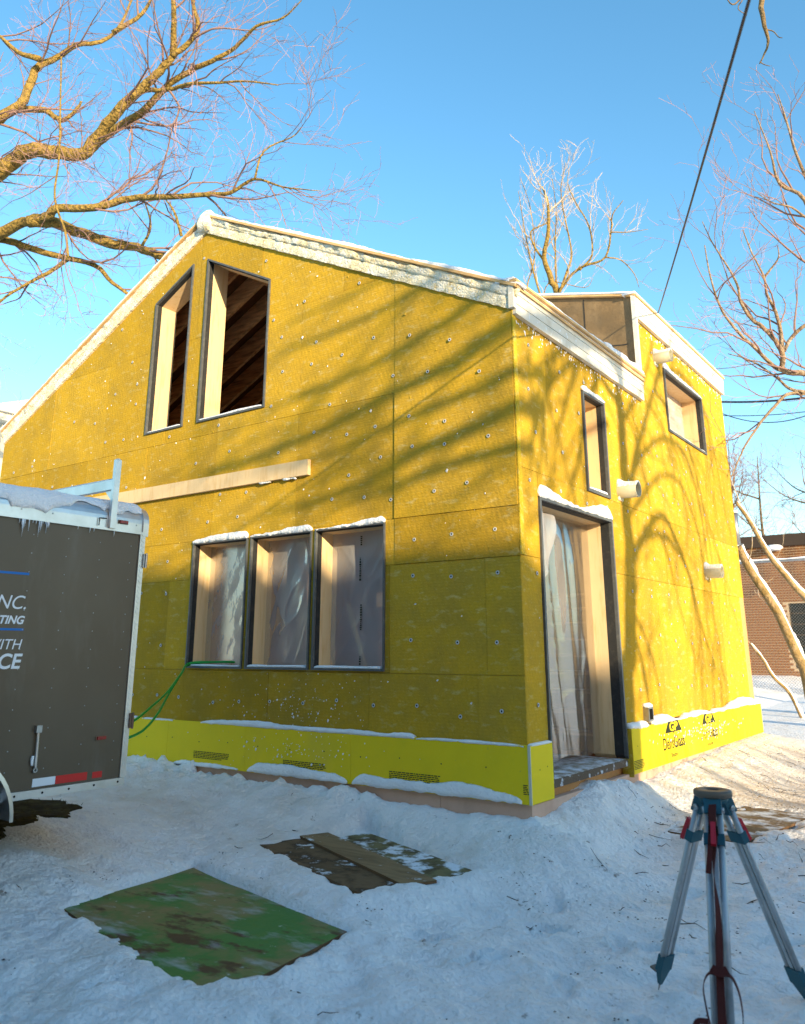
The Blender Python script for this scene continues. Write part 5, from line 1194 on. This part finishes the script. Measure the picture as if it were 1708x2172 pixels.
# unseen board fence added right of the yard to shade the ground
fn = thing('shade_fence', 'unseen grey board fence added beside the yard to shade the ground', 'fence', (7.2, -4, -.2))
M['grey_wood'] = mat('weathered fence board', (.20, .17, .14), .9, .1, noise=(4, (.27, .23, .19), .4, .7))
me = None; y = -8.0
while y < 2.6:
    if me is None: o = MB().box((0, 0, 0), (.02, .14, 1.35)).build('fence_board', M['grey_wood']); me = o.data
    else: o = bpy.data.objects.new('fence_board', me); COL.objects.link(o)
    o.parent = fn; o.location = (0, y+4, -.05); y += .147
for z in (.2, 1.0): MB().box((7.222, -8, z), (7.26, 2.7, z+.09)).build('fence_rail', M['grey_wood'], fn)

rg = random.Random(44); hl = []  # unseen hedge stems added to make the edge of the ground shade dappled
for i in range(95):
    y = rg.uniform(-4.5, 3.4); x = 7.7+rg.uniform(-.35, .35); hh = rg.uniform(1.2, 2.15)
    hl.append(([np.array((x, y, -.2)), np.array((x+rg.gauss(0, .15), y+rg.gauss(0, .15), hh*.5)), np.array((x+rg.gauss(0, .3), y+rg.gauss(0, .3), hh))], .02, .008))
tree('shade_hedge', 'unseen bare twiggy hedge added to break up the fence shadow', hl, 45, (M['bark'], M['twig'], M['twig']), dens=(5.0, 3.0, 2.0), lenf=(.6, .3, .2), maxl=2, up=.25, minr=.006, base=np.array((7.7, -.5, -.2)))['category'] = 'hedge'
# ------------------------------------------------------------------ litter on the snow
mb = MB(); rr = random.Random(8)
for i in range(330):
    if rr.random() < .72: x, y = rr.uniform(.15, 2.1), rr.uniform(-1.2, 6.5); x *= max(.25, 1-y*.09)
    else: x, y = rr.uniform(-2.2, 2.2), rr.uniform(-3.8, -.15)
    if x < .12 and y > -.1: continue
    if min(rectd(x, y, GBc, GBud, GBnd, GBl/2, GBw/2), rectd(x, y, BRc, BRu, BRn, .8, .5)) < .05: continue
    z = GF(x, y)+.004
    if rr.random() < .3:
        a = rr.gauss(.1, .9); ln = rr.uniform(.03, .22)*(1 if y > -1.5 else .5); q = []
        for k in range(4):
            xx, yy = x+math.cos(a)*ln*k/3, y+math.sin(a)*ln*k/3; a += rr.gauss(0, .1); q.append((xx, yy, GF(xx, yy)+.004+(.015 if rr.random() < .2 else 0)))
        mb.tube(q, [r_*rr.uniform(.5, 1.2) for r_ in (.0025, .003, .002, .0012)], 4)
    else:
        for k in range(rr.randint(2, 9)): xx, yy = x+rr.gauss(0, .06), y+rr.gauss(0, .02); blob(mb, (xx, yy, GF(xx, yy)+.001), rr.uniform(.002, .009), .4, 2, rr)
mb.build('ground_litter', mat('bark litter', (.085, .055, .035), .95, .1), None, kind='stuff')['label'] = 'dark twigs and bark bits scattered over the snow'
def bare_soil(x, y):
    w = .09*math.sin(y*8+x*3)+.06*math.sin(y*19-x*7)
    return x < -2.95-.5*(y+2.35)+w and y < -1.38+.35*(x+3.45)+.08*math.sin(x*13)
# grass exposed beneath the trailer
mb = MB()
for i in range(2600):
    x, y = rr.uniform(-4.4, -2.75), rr.uniform(-4.2, -1.25)
    if not bare_soil(x, y): continue
    z = GF(x, y); a = rr.uniform(0, 6.28); h = rr.uniform(.01, .035); w = .006
    mb.add([(x-w*math.sin(a), y+w*math.cos(a), z-.005), (x+w*math.sin(a), y-w*math.cos(a), z-.005), (x+math.cos(a)*h*.8, y+math.sin(a)*h*.8, z+h)], [(0, 1, 2)])
mb.build('bare_grass', mat('winter grass', (.07, .065, .02), .9, .1, noise=(9, (.05, .035, .015), .4, .6)), None, kind='stuff')['label'] = 'dark grass and leaves exposed under the trailer'
pt = MB(); vs = []; fs = []; N = 90
for i in range(N+1):
    for j in range(N+1):
        x, y = -4.4+1.9*i/N, -4.4+3.3*j/N; vs.append((x, y, GF(x, y)+(.012 if bare_soil(x, y) else -.05)))
for i in range(N):
    for j in range(N): fs.append((i*(N+1)+j, (i+1)*(N+1)+j, (i+1)*(N+1)+j+1, i*(N+1)+j+1))
o = pt.add(vs, fs).build('bare_soil', mat('dark soil', (.045, .034, .018), .95, .1, bump=(30, .8, .02), noise=(12, (.075, .06, .02), .45, .65)), None, True); o['kind'] = 'structure'
